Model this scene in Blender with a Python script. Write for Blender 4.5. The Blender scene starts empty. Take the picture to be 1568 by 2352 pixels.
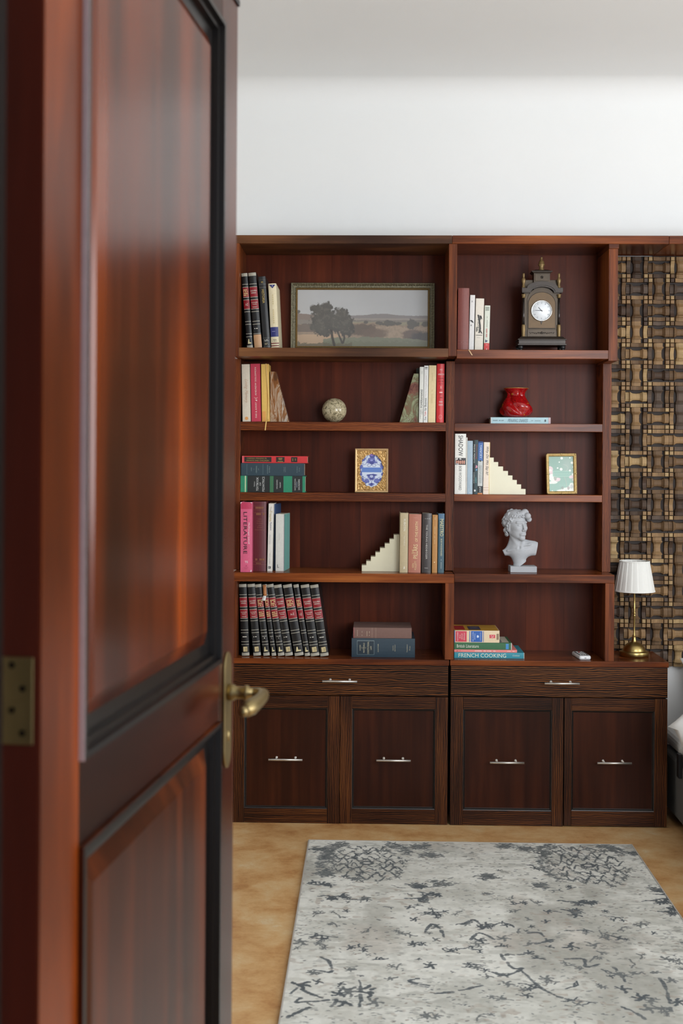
import bpy, bmesh, math, random
import numpy as np
from mathutils import Vector, Matrix, Euler

random.seed(7)
np.random.seed(7)
SC = bpy.context.scene
COL = SC.collection
PI = math.pi

# ------------------------------------------------------------------ camera
F, CX, CY = 2714.0, 784.0, 1060.0            # focal length in pixels, optical axis in a 1568 x 2352 frame
YAW, ROLL, CAM_H = math.atan(66 / 2714), math.radians(.35), 1.4105
cam = bpy.data.objects.new('camera', bpy.data.cameras.new('camera'))
COL.objects.link(cam)
cam.data.sensor_fit = 'HORIZONTAL'
cam.data.sensor_width = 24.0
cam.data.lens = 24.0 * F / 1568
cam.data.shift_y = -(1176 - CY) / 1568
cam.data.clip_start = .05
cam.matrix_world = (Matrix.Translation((0, 0, CAM_H)) @ Matrix.Rotation(YAW, 4, 'Z')
                    @ Matrix.Rotation(PI / 2, 4, 'X') @ Matrix.Rotation(ROLL, 4, 'Z'))
cam.data.dof.use_dof = True
cam.data.dof.focus_distance = 4.66
cam.data.dof.aperture_fstop = 5.6
SC.camera = cam

# ------------------------------------------------------------------ light and exposure
SC.view_settings.view_transform = 'Standard'
SC.view_settings.look = 'None'
SC.view_settings.gamma = 1.0
SC.view_settings.use_curve_mapping = False
SC.view_settings.exposure = -0.1
world = bpy.data.worlds.new('world')
SC.world = world
world.use_nodes = True
world.node_tree.nodes['Background'].inputs[0].default_value = (.80, .88, 1.0, 1)
world.node_tree.nodes['Background'].inputs[1].default_value = 0.65


def area(name, loc, rot, sx, sy, power, col):
    l = bpy.data.lights.new(name, 'AREA')
    l.shape = 'RECTANGLE'
    l.size, l.size_y, l.energy, l.color = sx, sy, power, col
    o = bpy.data.objects.new(name, l)
    o.location, o.rotation_euler = loc, rot
    COL.objects.link(o)
    return o


# daylight through the right-hand window; an added fill light in the front wall
area('window_daylight', (4.50, 1.95, 1.80), (0, PI / 2, 0), 1.5, 1.5, 84, (.92, .96, 1.0))
area('front_fill_light', (1.6, .84, 1.75), (PI / 2, 0, 0), 1.4, 1.4, 76, (.91, .955, 1.0))


# ------------------------------------------------------------------ pixel -> place helpers
def ray(px, py):
    u, v = px - CX, py - CY
    u0 = u * math.cos(ROLL) + v * math.sin(ROLL)
    v0 = -u * math.sin(ROLL) + v * math.cos(ROLL)
    a, b = u0 / F, -v0 / F
    return (math.cos(YAW) * a - math.sin(YAW), math.sin(YAW) * a + math.cos(YAW), b)


def P(px, py, Y):
    d = ray(px, py)
    t = Y / d[1]
    return Vector((d[0] * t, Y, CAM_H + d[2] * t))


def Xp(px, py, Y): return P(px, py, Y).x
def Zp(px, py, Y): return P(px, py, Y).z


# ------------------------------------------------------------------ object helpers
def lin(c):
    return tuple((x / 12.92 if x <= .04045 else ((x + .055) / 1.055) ** 2.4) for x in c)


def rgb(r, g, b): return lin((r / 255, g / 255, b / 255))


def tag(o, label=None, cat=None, group=None, kind=None):
    if label: o['label'] = label
    if cat: o['category'] = cat
    if group: o['group'] = group
    if kind: o['kind'] = kind
    return o


def thing(name, label, cat, loc=(0, 0, 0), rot=(0, 0, 0), group=None):
    o = bpy.data.objects.new(name, None)
    o.empty_display_size = .05
    COL.objects.link(o)
    o.location, o.rotation_euler = loc, rot
    return tag(o, label, cat, group)


class MB:
    """collects shapes, then links them as one mesh object"""
    def __init__(self):
        self.v, self.f, self.m, self.sm = [], [], [], []

    def add(self, vs, fs, mat=0, smooth=False):
        n = len(self.v)
        self.v += [tuple(p) for p in vs]
        for f in fs:
            self.f.append(tuple(i + n for i in f)); self.m.append(mat); self.sm.append(smooth)
        return self

    def box(self, x0, x1, y0, y1, z0, z1, mat=0):
        vs = [(x, y, z) for z in (z0, z1) for y in (y0, y1) for x in (x0, x1)]
        return self.add(vs, [(0, 2, 3, 1), (4, 5, 7, 6), (0, 1, 5, 4), (1, 3, 7, 5), (3, 2, 6, 7), (2, 0, 4, 6)], mat)

    def prism(self, poly, axis, a0, a1, mat=0, smooth=False):
        """poly: 2-D outline; axis the extrusion axis"""
        def mk(p, a):
            return {'x': (a, p[0], p[1]), 'y': (p[0], a, p[1]), 'z': (p[0], p[1], a)}[axis]
        n = len(poly)
        vs = [mk(p, a0) for p in poly] + [mk(p, a1) for p in poly]
        fs = [(i, (i + 1) % n, n + (i + 1) % n, n + i) for i in range(n)]
        self.add(vs, fs, mat, smooth)
        self.add(vs, [tuple(range(n))[::-1], tuple(range(n, 2 * n))], mat)
        return self

    def lathe(self, prof, seg=32, c=(0, 0, 0), mat=0, axis='z', cap=True, fn=None):
        n = len(prof)
        vs = []
        for (r, z) in prof:
            for k in range(seg):
                a = 2 * PI * k / seg
                rr = fn(r, z, a) if fn else r
                p = (rr * math.cos(a), rr * math.sin(a), z)
                if axis == 'x': p = (p[2], p[0], p[1])
                if axis == 'y': p = (p[0], p[2], p[1])
                vs.append((p[0] + c[0], p[1] + c[1], p[2] + c[2]))
        fs = []
        for i in range(n - 1):
            for k in range(seg):
                k2 = (k + 1) % seg
                fs.append((i * seg + k, i * seg + k2, (i + 1) * seg + k2, (i + 1) * seg + k))
        self.add(vs, fs, mat, True)
        if cap:
            self.add(vs, [tuple(range(seg))[::-1], tuple(range((n - 1) * seg, n * seg))], mat)
        return self

    def tube(self, pts, rad, seg=10, mat=0, cap=True):
        pts = [Vector(p) for p in pts]
        rs = rad if isinstance(rad, (list, tuple)) else [rad] * len(pts)
        vs = []
        up = Vector((0, 0, 1))
        prev = None
        for i, p in enumerate(pts):
            t = (pts[min(i + 1, len(pts) - 1)] - pts[max(i - 1, 0)]).normalized()
            if prev is None:
                s = t.cross(up)
                if s.length < .05: s = t.cross(Vector((1, 0, 0)))
                s.normalize()
            else:
                s = (prev - t * prev.dot(t)).normalized()
            prev = s
            q = t.cross(s)
            for k in range(seg):
                a = 2 * PI * k / seg
                vs.append(p + (s * math.cos(a) + q * math.sin(a)) * rs[i])
        fs = []
        for i in range(len(pts) - 1):
            for k in range(seg):
                k2 = (k + 1) % seg
                fs.append((i * seg + k, i * seg + k2, (i + 1) * seg + k2, (i + 1) * seg + k))
        self.add(vs, fs, mat, True)
        if cap:
            self.add(vs, [tuple(range(seg))[::-1], tuple(range((len(pts) - 1) * seg, len(pts) * seg))], mat)
        return self

    def ball(self, c, r, seg=12, mat=0, s=(1, 1, 1)):
        n = max(6, seg // 2)
        vs, fs = [], []
        for i in range(n + 1):
            th = PI * i / n
            for k in range(seg):
                a = 2 * PI * k / seg
                vs.append((c[0] + r * s[0] * math.sin(th) * math.cos(a), c[1] + r * s[1] * math.sin(th) * math.sin(a), c[2] - r * s[2] * math.cos(th)))
        for i in range(n):
            for k in range(seg):
                k2 = (k + 1) % seg
                fs.append((i * seg + k, i * seg + k2, (i + 1) * seg + k2, (i + 1) * seg + k))
        return self.add(vs, fs, mat, True)

    def ring(self, x0, x1, z0, z1, prof, mat=0, smooth=False):
        """mitred rectangular moulding in the xz plane; prof = [(inset, y)]"""
        vs = []
        for (i, y) in prof:
            vs += [(x0 + i, y, z0 + i), (x1 - i, y, z0 + i), (x1 - i, y, z1 - i), (x0 + i, y, z1 - i)]
        fs = []
        for k in range(len(prof) - 1):
            for j in range(4):
                j2 = (j + 1) % 4
                fs.append((k * 4 + j, k * 4 + j2, (k + 1) * 4 + j2, (k + 1) * 4 + j))
        return self.add(vs, fs, mat, smooth)

    def mesh(self, name, mats):
        me = bpy.data.meshes.new(name)
        me.from_pydata(self.v, [], self.f)
        for m in (mats if isinstance(mats, (list, tuple)) else [mats]):
            me.materials.append(m)
        me.polygons.foreach_set('material_index', self.m)
        me.polygons.foreach_set('use_smooth', self.sm)
        me.validate()
        bm = bmesh.new(); bm.from_mesh(me)
        bmesh.ops.remove_doubles(bm, verts=bm.verts, dist=1e-6)
        bmesh.ops.recalc_face_normals(bm, faces=bm.faces)
        bm.to_mesh(me); bm.free()
        return me

    def build(self, name, mats, parent=None, bevel=0, loc=(0, 0, 0), rot=(0, 0, 0), seg=2):
        o = bpy.data.objects.new(name, self.mesh(name, mats))
        COL.objects.link(o)
        o.location, o.rotation_euler = loc, rot
        if parent: o.parent = parent
        if bevel:
            b = o.modifiers.new('edge', 'BEVEL'); b.width = bevel; b.segments = seg; b.limit_method = 'ANGLE'; b.angle_limit = .6
        return o


def raw_mesh(name, v, f, mats, parent=None, smooth=True, colors=None, loc=(0, 0, 0), rot=(0, 0, 0)):
    v = np.asarray(v, dtype=np.float32); f = np.asarray(f, dtype=np.int32)
    me = bpy.data.meshes.new(name)
    me.vertices.add(len(v)); me.vertices.foreach_set('co', v.ravel())
    k = f.shape[1]
    me.loops.add(f.size); me.loops.foreach_set('vertex_index', f.ravel())
    me.polygons.add(len(f))
    me.polygons.foreach_set('loop_start', np.arange(0, f.size, k, dtype=np.int32))
    me.polygons.foreach_set('use_smooth', np.full(len(f), smooth))
    me.update(calc_edges=True)
    if colors is not None:
        a = me.color_attributes.new('Col', 'FLOAT_COLOR', 'POINT')
        c = np.ones((len(v), 4), dtype=np.float32); c[:, :3] = colors
        a.data.foreach_set('color', c.ravel())
    for m in (mats if isinstance(mats, (list, tuple)) else [mats]): me.materials.append(m)
    o = bpy.data.objects.new(name, me); COL.objects.link(o)
    o.location, o.rotation_euler = loc, rot
    if parent: o.parent = parent
    return o


def grid_faces(nu, nv):
    i = np.arange(nu - 1)[:, None] * nv + np.arange(nv - 1)[None, :]
    return np.stack([i, i + nv, i + nv + 1, i + 1], -1).reshape(-1, 4)


# ------------------------------------------------------------------ materials
MATS = {}


def newmat(name):
    m = bpy.data.materials.new(name)
    m.use_nodes = True
    nt = m.node_tree
    return m, nt, nt.nodes['Principled BSDF'], nt.nodes, nt.links


def plain(name, col, rough=.5, metal=0, coat=0, noise=.06, nscale=60, bump=0, spec=.5):
    key = ('p', name)
    if key in MATS: return MATS[key]
    m, nt, b, N, L = newmat(name)
    b.inputs['Roughness'].default_value = rough
    b.inputs['Metallic'].default_value = metal
    b.inputs['Coat Weight'].default_value = coat
    b.inputs['Specular IOR Level'].default_value = spec
    tc = N.new('ShaderNodeTexCoord')
    nz = N.new('ShaderNodeTexNoise'); nz.inputs['Scale'].default_value = nscale; nz.inputs['Detail'].default_value = 4
    L.new(tc.outputs['Object'], nz.inputs['Vector'])
    mx = N.new('ShaderNodeMix'); mx.data_type = 'RGBA'
    mx.inputs['A'].default_value = (*[c * (1 - noise * 2) for c in col], 1)
    mx.inputs['B'].default_value = (*[min(1, c * (1 + noise * 2)) for c in col], 1)
    L.new(nz.outputs['Fac'], mx.inputs['Factor'])
    L.new(mx.outputs['Result'], b.inputs['Base Color'])
    if bump:
        bp = N.new('ShaderNodeBump'); bp.inputs['Strength'].default_value = bump; bp.inputs['Distance'].default_value = .002
        L.new(nz.outputs['Fac'], bp.inputs['Height']); L.new(bp.outputs['Normal'], b.inputs['Normal'])
    MATS[key] = m
    return m


def ramp(N, stops):
    r = N.new('ShaderNodeValToRGB')
    e = r.color_ramp.elements
    e[0].position, e[0].color = stops[0][0], (*stops[0][1], 1)
    e[1].position, e[1].color = stops[-1][0], (*stops[-1][1], 1)
    for p, c in stops[1:-1]:
        k = e.new(p); k.color = (*c, 1)
    return r


def wood(name, stops, axis='z', fine=55, stretch=.05, patch=3.0, patch_amt=.5, rough=.35, coat=.0, fir=0, bump=.15, spec=.18, firmix=.62):
    """stained timber; grain runs along axis. fir>0 adds hard growth-ring stripes"""
    m, nt, b, N, L = newmat(name)
    tc = N.new('ShaderNodeTexCoord'); oi = N.new('ShaderNodeObjectInfo')
    off = N.new('ShaderNodeVectorMath'); off.operation = 'SCALE'
    comb = N.new('ShaderNodeCombineXYZ')
    for k, mul in enumerate((7.3, 5.1, 9.7)):
        mm = N.new('ShaderNodeMath'); mm.operation = 'MULTIPLY'; mm.inputs[1].default_value = mul
        L.new(oi.outputs['Random'], mm.inputs[0]); L.new(mm.outputs[0], comb.inputs[k])
    add = N.new('ShaderNodeVectorMath'); add.operation = 'ADD'
    L.new(tc.outputs['Object'], add.inputs[0]); L.new(comb.outputs[0], add.inputs[1])
    mp = N.new('ShaderNodeMapping')
    s = [1, 1, 1]; s['xyz'.index(axis)] = stretch
    mp.inputs['Scale'].default_value = s
    L.new(add.outputs[0], mp.inputs['Vector'])
    n1 = N.new('ShaderNodeTexNoise'); n1.inputs['Scale'].default_value = fine; n1.inputs['Detail'].default_value = 5
    n1.inputs['Roughness'].default_value = .6; n1.inputs['Distortion'].default_value = .3
    L.new(mp.outputs[0], n1.inputs['Vector'])
    n2 = N.new('ShaderNodeTexNoise'); n2.inputs['Scale'].default_value = patch; n2.inputs['Detail'].default_value = 3
    mp2 = N.new('ShaderNodeMapping')
    s2 = [1, 1, 1]; s2['xyz'.index(axis)] = .35
    mp2.inputs['Scale'].default_value = s2
    L.new(add.outputs[0], mp2.inputs['Vector']); L.new(mp2.outputs[0], n2.inputs['Vector'])
    base = n1.outputs['Fac']
    if fir:
        wv = N.new('ShaderNodeTexWave'); wv.wave_type = 'BANDS'
        wv.bands_direction = 'Z' if axis == 'x' else 'X'
        wv.inputs['Scale'].default_value = fir; wv.inputs['Distortion'].default_value = 5.5
        wv.inputs['Detail'].default_value = 2.0; wv.inputs['Detail Scale'].default_value = 1.1
        mp3 = N.new('ShaderNodeMapping')
        s3 = [1, .2, 1]; s3['xyz'.index(axis)] = .22
        mp3.inputs['Scale'].default_value = s3
        L.new(add.outputs[0], mp3.inputs['Vector']); L.new(mp3.outputs[0], wv.inputs['Vector'])
        mw = N.new('ShaderNodeMix'); mw.inputs['Factor'].default_value = firmix
        L.new(n1.outputs['Fac'], mw.inputs['A']); L.new(wv.outputs['Fac'], mw.inputs['B'])
        base = mw.outputs['Result']
    mix = N.new('ShaderNodeMix'); mix.inputs['Factor'].default_value = patch_amt
    L.new(base, mix.inputs['A']); L.new(n2.outputs['Fac'], mix.inputs['B'])
    rp = ramp(N, stops)
    L.new(mix.outputs['Result'], rp.inputs['Fac'])
    L.new(rp.outputs['Color'], b.inputs['Base Color'])
    b.inputs['Roughness'].default_value = rough
    b.inputs['Coat Weight'].default_value = coat
    b.inputs['Coat Roughness'].default_value = .15
    b.inputs['Specular IOR Level'].default_value = spec
    bp = N.new('ShaderNodeBump'); bp.inputs['Strength'].default_value = bump; bp.inputs['Distance'].default_value = .001
    L.new(base, bp.inputs['Height']); L.new(bp.outputs['Normal'], b.inputs['Normal'])
    return m


def painted(name, rough=.6, coat=0, bump=0, bscale=300, spec=.5):
    """print or weave whose colour is stored on the surface itself"""
    m, nt, b, N, L = newmat(name)
    at = N.new('ShaderNodeAttribute'); at.attribute_name = 'Col'
    L.new(at.outputs['Color'], b.inputs['Base Color'])
    b.inputs['Roughness'].default_value = rough
    b.inputs['Coat Weight'].default_value = coat
    b.inputs['Specular IOR Level'].default_value = spec
    if bump:
        tc = N.new('ShaderNodeTexCoord'); nz = N.new('ShaderNodeTexNoise'); nz.inputs['Scale'].default_value = bscale
        bp = N.new('ShaderNodeBump'); bp.inputs['Strength'].default_value = bump; bp.inputs['Distance'].default_value = .002
        L.new(tc.outputs['Object'], nz.inputs['Vector']); L.new(nz.outputs['Fac'], bp.inputs['Height']); L.new(bp.outputs['Normal'], b.inputs['Normal'])
    return m


def stone(name, stops, scale=20, distort=2.0, rough=.25, stretch=(1, 1, 1), detail=8):
    m, nt, b, N, L = newmat(name)
    tc = N.new('ShaderNodeTexCoord'); mp = N.new('ShaderNodeMapping'); mp.inputs['Scale'].default_value = stretch
    nz = N.new('ShaderNodeTexNoise'); nz.inputs['Scale'].default_value = scale; nz.inputs['Detail'].default_value = detail
    nz.inputs['Distortion'].default_value = distort; nz.inputs['Roughness'].default_value = .65
    L.new(tc.outputs['Object'], mp.inputs['Vector']); L.new(mp.outputs[0], nz.inputs['Vector'])
    rp = ramp(N, stops)
    L.new(nz.outputs['Fac'], rp.inputs['Fac']); L.new(rp.outputs['Color'], b.inputs['Base Color'])
    b.inputs['Roughness'].default_value = rough
    return m


RED = [(.28, rgb(32, 13, 6)), (.45, rgb(82, 39, 19)), (.58, rgb(126, 65, 29)), (.75, rgb(168, 99, 46))]
REDB = [(.28, rgb(36, 20, 13)), (.45, rgb(68, 42, 27)), (.58, rgb(108, 69, 42)), (.75, rgb(142, 97, 58))]
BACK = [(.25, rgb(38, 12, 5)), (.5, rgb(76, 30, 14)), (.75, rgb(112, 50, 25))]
BASE = [(.30, rgb(18, 9, 6)), (.46, rgb(40, 20, 11)), (.58, rgb(78, 42, 19)), (.78, rgb(122, 74, 34))]
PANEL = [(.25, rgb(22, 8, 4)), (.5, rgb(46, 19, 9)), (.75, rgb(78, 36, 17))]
M_postz = wood('stained_wood_upright', RED, 'z', 60, .04, 4, .45, .38)
M_boardx = wood('stained_wood_board', RED, 'x', 60, .05, 4, .55, .26, spec=.2)
M_topx = wood('stained_wood_brown_board', REDB, 'x', 45, .06, 6, .7, .4)
M_grainz = wood('striped_wood_upright', RED, 'z', 80, .03, 4, .4, .4, fir=60, firmix=.28)
M_grainx = wood('striped_wood_board', RED, 'x', 80, .04, 4, .45, .34, fir=52, firmix=.3)
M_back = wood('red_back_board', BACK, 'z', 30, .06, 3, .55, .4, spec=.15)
M_drawer = wood('striped_dark_drawer_wood', BASE, 'x', 70, .04, 3, .25, .36, fir=42, bump=.25, firmix=.5)
M_basez = wood('dark_cabinet_stile_wood', BASE, 'z', 80, .03, 4, .45, .38, fir=46, bump=.2, firmix=.3)
M_basex = wood('dark_cabinet_rail_wood', BASE, 'x', 80, .04, 4, .45, .38, fir=46, bump=.2, firmix=.34)
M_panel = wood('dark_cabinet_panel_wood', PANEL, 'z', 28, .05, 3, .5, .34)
M_groove = plain('blackened_groove', rgb(22, 16, 13), .45)
M_steel = plain('brushed_steel', rgb(206, 202, 196), .42, 1.0, noise=.02)
M_brass = plain('aged_brass', rgb(178, 156, 100), .3, 1.0, noise=.08, nscale=25)
M_brass_dull = plain('dull_brass', rgb(150, 132, 92), .42, 1.0, noise=.1, nscale=25)
M_gold = plain('gilt', rgb(196, 160, 100), .4, .6, noise=.15, nscale=120)
M_black = plain('black_plastic', rgb(22, 22, 24), .4)
M_page = plain('page_edges', rgb(206, 194, 168), .8, noise=.12, nscale=900)
M_white_plastic = plain('white_plastic', rgb(226, 227, 228), .3)
# ------------------------------------------------------------------ the room
YF, YM, YB, YW = 4.60, 4.72, 4.868, 4.88     # fronts of deep and shallow units, their back, the wall
XLW, XRW, YFW = -1.75, 4.4, .80             # left wall, right wall, wall with the doorway
CEIL = 2.975
M_wall = plain('white_wall_paint', rgb(238, 239, 238), .75, noise=.01, nscale=3, spec=.2)
M_ceil = M_wall
M_floor = stone('honey_limestone', [(.32, rgb(160, 108, 62)), (.42, rgb(190, 142, 90)), (.52, rgb(206, 164, 112)), (.60, rgb(212, 178, 130)), (.70, rgb(220, 204, 172))], 4.5, .15, .36, (1, 1.15, 1), 15)
M_floor.node_tree.nodes['Noise Texture'].inputs['Roughness'].default_value = .74


def struct(name, mb, mats, **k):
    o = mb.build(name, mats, **k); o['kind'] = 'structure'; return o


struct('floor', MB().box(XLW - .1, XRW + .1, -.6, YW + .1, -.1, 0), M_floor)
R = .10
arc = [(YW - R + R * math.cos(a), CEIL - R + R * math.sin(a)) for a in [PI / 2 * k / 10 for k in range(11)]]
prof = [(YW, 0), (YW, CEIL - R - .4)] + arc + [(YW - R - .3, CEIL)]
vs = [(x, y, z) for x in (XLW - .1, XRW + .1) for y, z in prof]
n_ = len(prof)
w = struct('wall_back', MB().add(vs, [(k, k + 1, n_ + k + 1, n_ + k) for k in range(n_ - 1)], 0, True), M_wall)
struct('ceiling', MB().box(XLW - .1, XRW + .1, -.6, YW - R - .3, CEIL, CEIL + .1), M_ceil)
struct('wall_left', MB().box(XLW - .1, XLW, -.6, YW, 0, CEIL), M_wall)
wy0, wy1, wz0, wz1 = 1.18, 2.72, 1.02, 2.58
mb = MB()
mb.box(XRW, XRW + .12, -.6, wy0, 0, CEIL); mb.box(XRW, XRW + .12, wy1, YW, 0, CEIL)
mb.box(XRW, XRW + .12, wy0, wy1, 0, wz0); mb.box(XRW, XRW + .12, wy0, wy1, wz1, CEIL)
struct('wall_right', mb, M_wall)
mb = MB()
for (a, b_, c, d) in ((wy0, wy0 + .05, wz0, wz1), (wy1 - .05, wy1, wz0, wz1), (wy0 + .05, wy1 - .05, wz0, wz0 + .05), (wy0 + .05, wy1 - .05, wz1 - .05, wz1), (1.93, 1.97, wz0 + .05, wz1 - .05)):
    mb.box(XRW + .04, XRW + .09, a, b_, c, d)
struct('window_1', mb, M_wall)
mb = MB()
DX0, DX1 = -.345, .80
fx0, fx1, fz0, fz1 = .86, 2.34, 1.02, 2.48
mb.box(XLW, DX0, YFW, YFW + .13, 0, CEIL); mb.box(DX1, fx0, YFW, YFW + .13, 0, CEIL); mb.box(DX0, DX1, YFW, YFW + .13, 2.19, CEIL)
mb.box(fx0, fx1, YFW, YFW + .13, 0, fz0); mb.box(fx0, fx1, YFW, YFW + .13, fz1, CEIL); mb.box(fx1, XRW, YFW, YFW + .13, 0, CEIL)
struct('wall_front', mb, M_wall)

# ------------------------------------------------------------------ the open door in the foreground
M_doorz = wood('mahogany_door_upright', [(.28, rgb(56, 22, 7)), (.45, rgb(112, 48, 12)), (.58, rgb(152, 68, 16)), (.74, rgb(172, 86, 26))], 'z', 14, .10, 5, .6, .32, bump=.03, spec=.2)
M_doorlock = wood('mahogany_lock_stile', [(.28, rgb(34, 13, 8)), (.5, rgb(66, 28, 15)), (.75, rgb(96, 44, 22))], 'z', 14, .10, 4, .6, .25, bump=.03, spec=.36)
M_doorpan = wood('mahogany_door_panel', [(.33, rgb(30, 11, 6)), (.45, rgb(66, 26, 10)), (.56, rgb(104, 42, 13)), (.70, rgb(150, 68, 22))], 'z', 13, .03, 4.5, .45, .2, bump=.02, spec=.33)
M_doorlow = wood('mahogany_lower_panel', [(.33, rgb(34, 14, 8)), (.45, rgb(64, 28, 13)), (.56, rgb(94, 42, 17)), (.70, rgb(132, 64, 26))], 'z', 13, .03, 4.5, .45, .28, bump=.02, spec=.18)  # same finish as the upper panel; its dimmer reflection is put into the material
M_doorx = wood('mahogany_door_rail', [(.28, rgb(24, 10, 6)), (.5, rgb(52, 21, 11)), (.78, rgb(96, 42, 18))], 'x', 18, .08, 3.5, .6, .3, bump=.03, spec=.14)
M_dooredge = wood('mahogany_door_edge', [(.25, rgb(50, 22, 17)), (.5, rgb(104, 42, 29)), (.78, rgb(138, 60, 36))], 'z', 14, .1, 3, .6, .4, bump=.03)
M_doormould = plain('ebonised_moulding', rgb(20, 17, 16), .3, spec=.35)

zc = 1.11
_o = ray(97, CY)
DO = Vector((_o[0], _o[1], 0)) * zc
_dirc = Vector((.137, .9906, 0))               # along the leaf, in camera axes
DE = Vector((math.cos(YAW) * _dirc.x - math.sin(YAW) * _dirc.y, math.sin(YAW) * _dirc.x + math.cos(YAW) * _dirc.y, 0)).normalized()
DN = Vector((DE.y, -DE.x, 0))                  # faces the doorway


def door_at(px, py, off=0):
    """place on the leaf's face (off metres proud of it) seen at a pixel: local x, z"""
    d = Vector(ray(px, py)); o = Vector((0, 0, CAM_H))
    q = DO + DN * off
    t = (q - o).dot(DN) / d.dot(DN)
    p = o + d * t
    return (p - DO).dot(DE), p.z


door = thing('door_1', None, None, DO, (0, 0, math.atan2(DE.y, DE.x)))
door['kind'] = 'structure'
DW = door_at(540, CY)[0]
xs0, xs1 = door_at(185, CY)[0], door_at(505, CY)[0]
TH_D = .040
zr1 = door_at(191, 1741)[1]; zr0 = door_at(191, 1936)[1]
ztop = door_at(509, 48)[1]
DH = door_at(540, 4)[1]
print('door', DW, xs0, xs1, zr0, zr1, ztop, DH)
zl0 = .22
mb = MB(); mb.box(0, xs0, 0, TH_D, .008, DH, 0)
hs = mb.build('hinge_stile', [M_doorz], door)
MB().box(xs1, DW, 0, TH_D, .008, DH).build('lock_stile', M_doorlock, door, .0015)
MB().box(xs0, xs1, 0, TH_D, zr0, zr1).build('rail', M_doorx, door, .0015)
MB().box(xs0, xs1, 0, TH_D, .008, zl0).build('rail', M_doorx, door, .0015)
MB().box(xs0, xs1, 0, TH_D, ztop, DH).build('rail', M_doorx, door, .0015)
# the leaf's edge has a darker colour than its face
MB().box(-.0012, 0, .0015, TH_D, .008, DH).build('leaf_edge', M_dooredge, door)
for (a, b_) in ((zl0, zr0), (zr1, ztop)):
    prof = [(.0006, -.0062), (.008, -.0062), (.0095, .002), (.0155, .003), (.017, .012), (.034, .0142)]
    pm = MB().ring(xs0, xs1, a, b_, prof).build('panel_moulding', M_doormould, door)
    MB().ring(xs0, xs1, a, b_, [(.0003, .001), (.0003, -.0056), (.0006, -.0062)]).build('moulding_rim', M_doormould if a == zr1 else M_doorlow, pm)
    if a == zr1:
        MB().box(xs0 - .0004, xs0 + .0004, -.0062, 0, a, b_).build('highlight_strip', plain('painted_moulding_highlight', rgb(220, 206, 210), .35), pm)  # pale strip paints the moulding's highlight into its colour
    mb = MB()
    mb.ring(xs0, xs1, a, b_, [(.030, .016), (.035, .014), (.054, .0055), (.056, .0045)])
    mb.add([(xs0 + .056, .0045, a + .056), (xs1 - .056, .0045, a + .056), (xs1 - .056, .0045, b_ - .056), (xs0 + .056, .0045, b_ - .056)], [(0, 1, 2, 3)])
    mb.box(xs0, xs1, .018, TH_D - .006, a, b_)
    mb.build('raised_panel', M_doorpan if a == zr1 else M_doorlow, door)
# lever handle on a long plate
ex, ez = door_at(519, 1590); _, ezt = door_at(519, 1497); _, ezb = door_at(519, 1762)
hw = .023
poly = []
for k in range(13):
    a = PI * k / 12
    poly.append((ex + hw * math.cos(a), ezt - .03 + .03 * math.sin(a)))
for k in range(13):
    a = PI + PI * k / 12
    poly.append((ex + hw * math.cos(a), ezb + .03 + .03 * math.sin(a)))
mb = MB(); mb.prism(poly, 'y', -.004, 0)
esc = mb.build('escutcheon', M_brass_dull, door, .0015)
MB().ball((ex, -.004, ezb + .05), .006, 12, s=(1, .5, 1.6)).build('keyhole_cover', M_brass_dull, esc)
mb = MB()
mb.lathe([(.013, 0), (.013, .008), (.010, .012), (.0095, .024), (.012, .027), (.012, .031), (.0085, .034), (.0085, .040)], 20, (0, 0, 0), axis='y')
mb.v = [(x + ex, -y - .004, z + ez) for x, y, z in mb.v]
mb.tube([(ex, -.042, ez), (ex, -.052, ez), (ex - .006, -.060, ez), (ex - .022, -.063, ez - .001), (ex - .05, -.061, ez - .003), (ex - .08, -.057, ez - .005), (ex - .098, -.054, ez - .006), (ex - .104, -.053, ez - .006)],
        [.0085, .009, .0095, .009, .0105, .0125, .0105, .005], 14)
mb.ball((ex - .108, -.052, ez - .006), .008, 14)
mb.build('lever_handle', M_brass_dull, door)
# butt hinge let into the leaf's edge
hz1 = CAM_H + (CY - 1512) / F * 1.115; hz0 = CAM_H + (CY - 1712) / F * 1.115
mb = MB().box(-.0035, -.0012, .0065, .048, hz0, hz1)
hg = mb.build('hinge_leaf', M_brass_dull, door, .0008)
for (py, yy) in ((1530, .027), (1583, .0165), (1633, .027), (1685, .0165)):
    MB().lathe([(.0031, 0), (.0024, .001), (.0004, .0012)], 12, (-.0046, yy, CAM_H + (CY - py) / F * 1.115), axis='x').build('screw', M_steel if False else plain('dark_screw', rgb(48, 42, 34), .5, .8), hg)
MB().tube([(-.005, .050, hz0 - .002), (-.005, .050, hz1 + .002)], .0055, 12).build('hinge_knuckle', M_brass_dull, hg)
# flush catch on top of the lock stile
MB().box(DW - .045, DW + .003, -.003, .02, DH, DH + .010).build('top_catch', M_black, door, .001)
# door frame beside the hinge
mb = MB(); jx = Xp(9, CY, YFW + .15)
struct('trim_1', MB().box(DX0, jx, YFW - .02, YFW + .15, 0, 2.19).box(DX0 - .08, DX0, YFW + .13, YFW + .15, 0, 2.19), plain('dark_jamb', rgb(26, 15, 12), .7, spec=.1))
struct('trim_2', MB().box(DX1 - .035, DX1, YFW - .02, YFW + .15, 0, 2.155).box(jx, DX1, YFW - .02, YFW + .15, 2.155, 2.19), M_dooredge)

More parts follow.
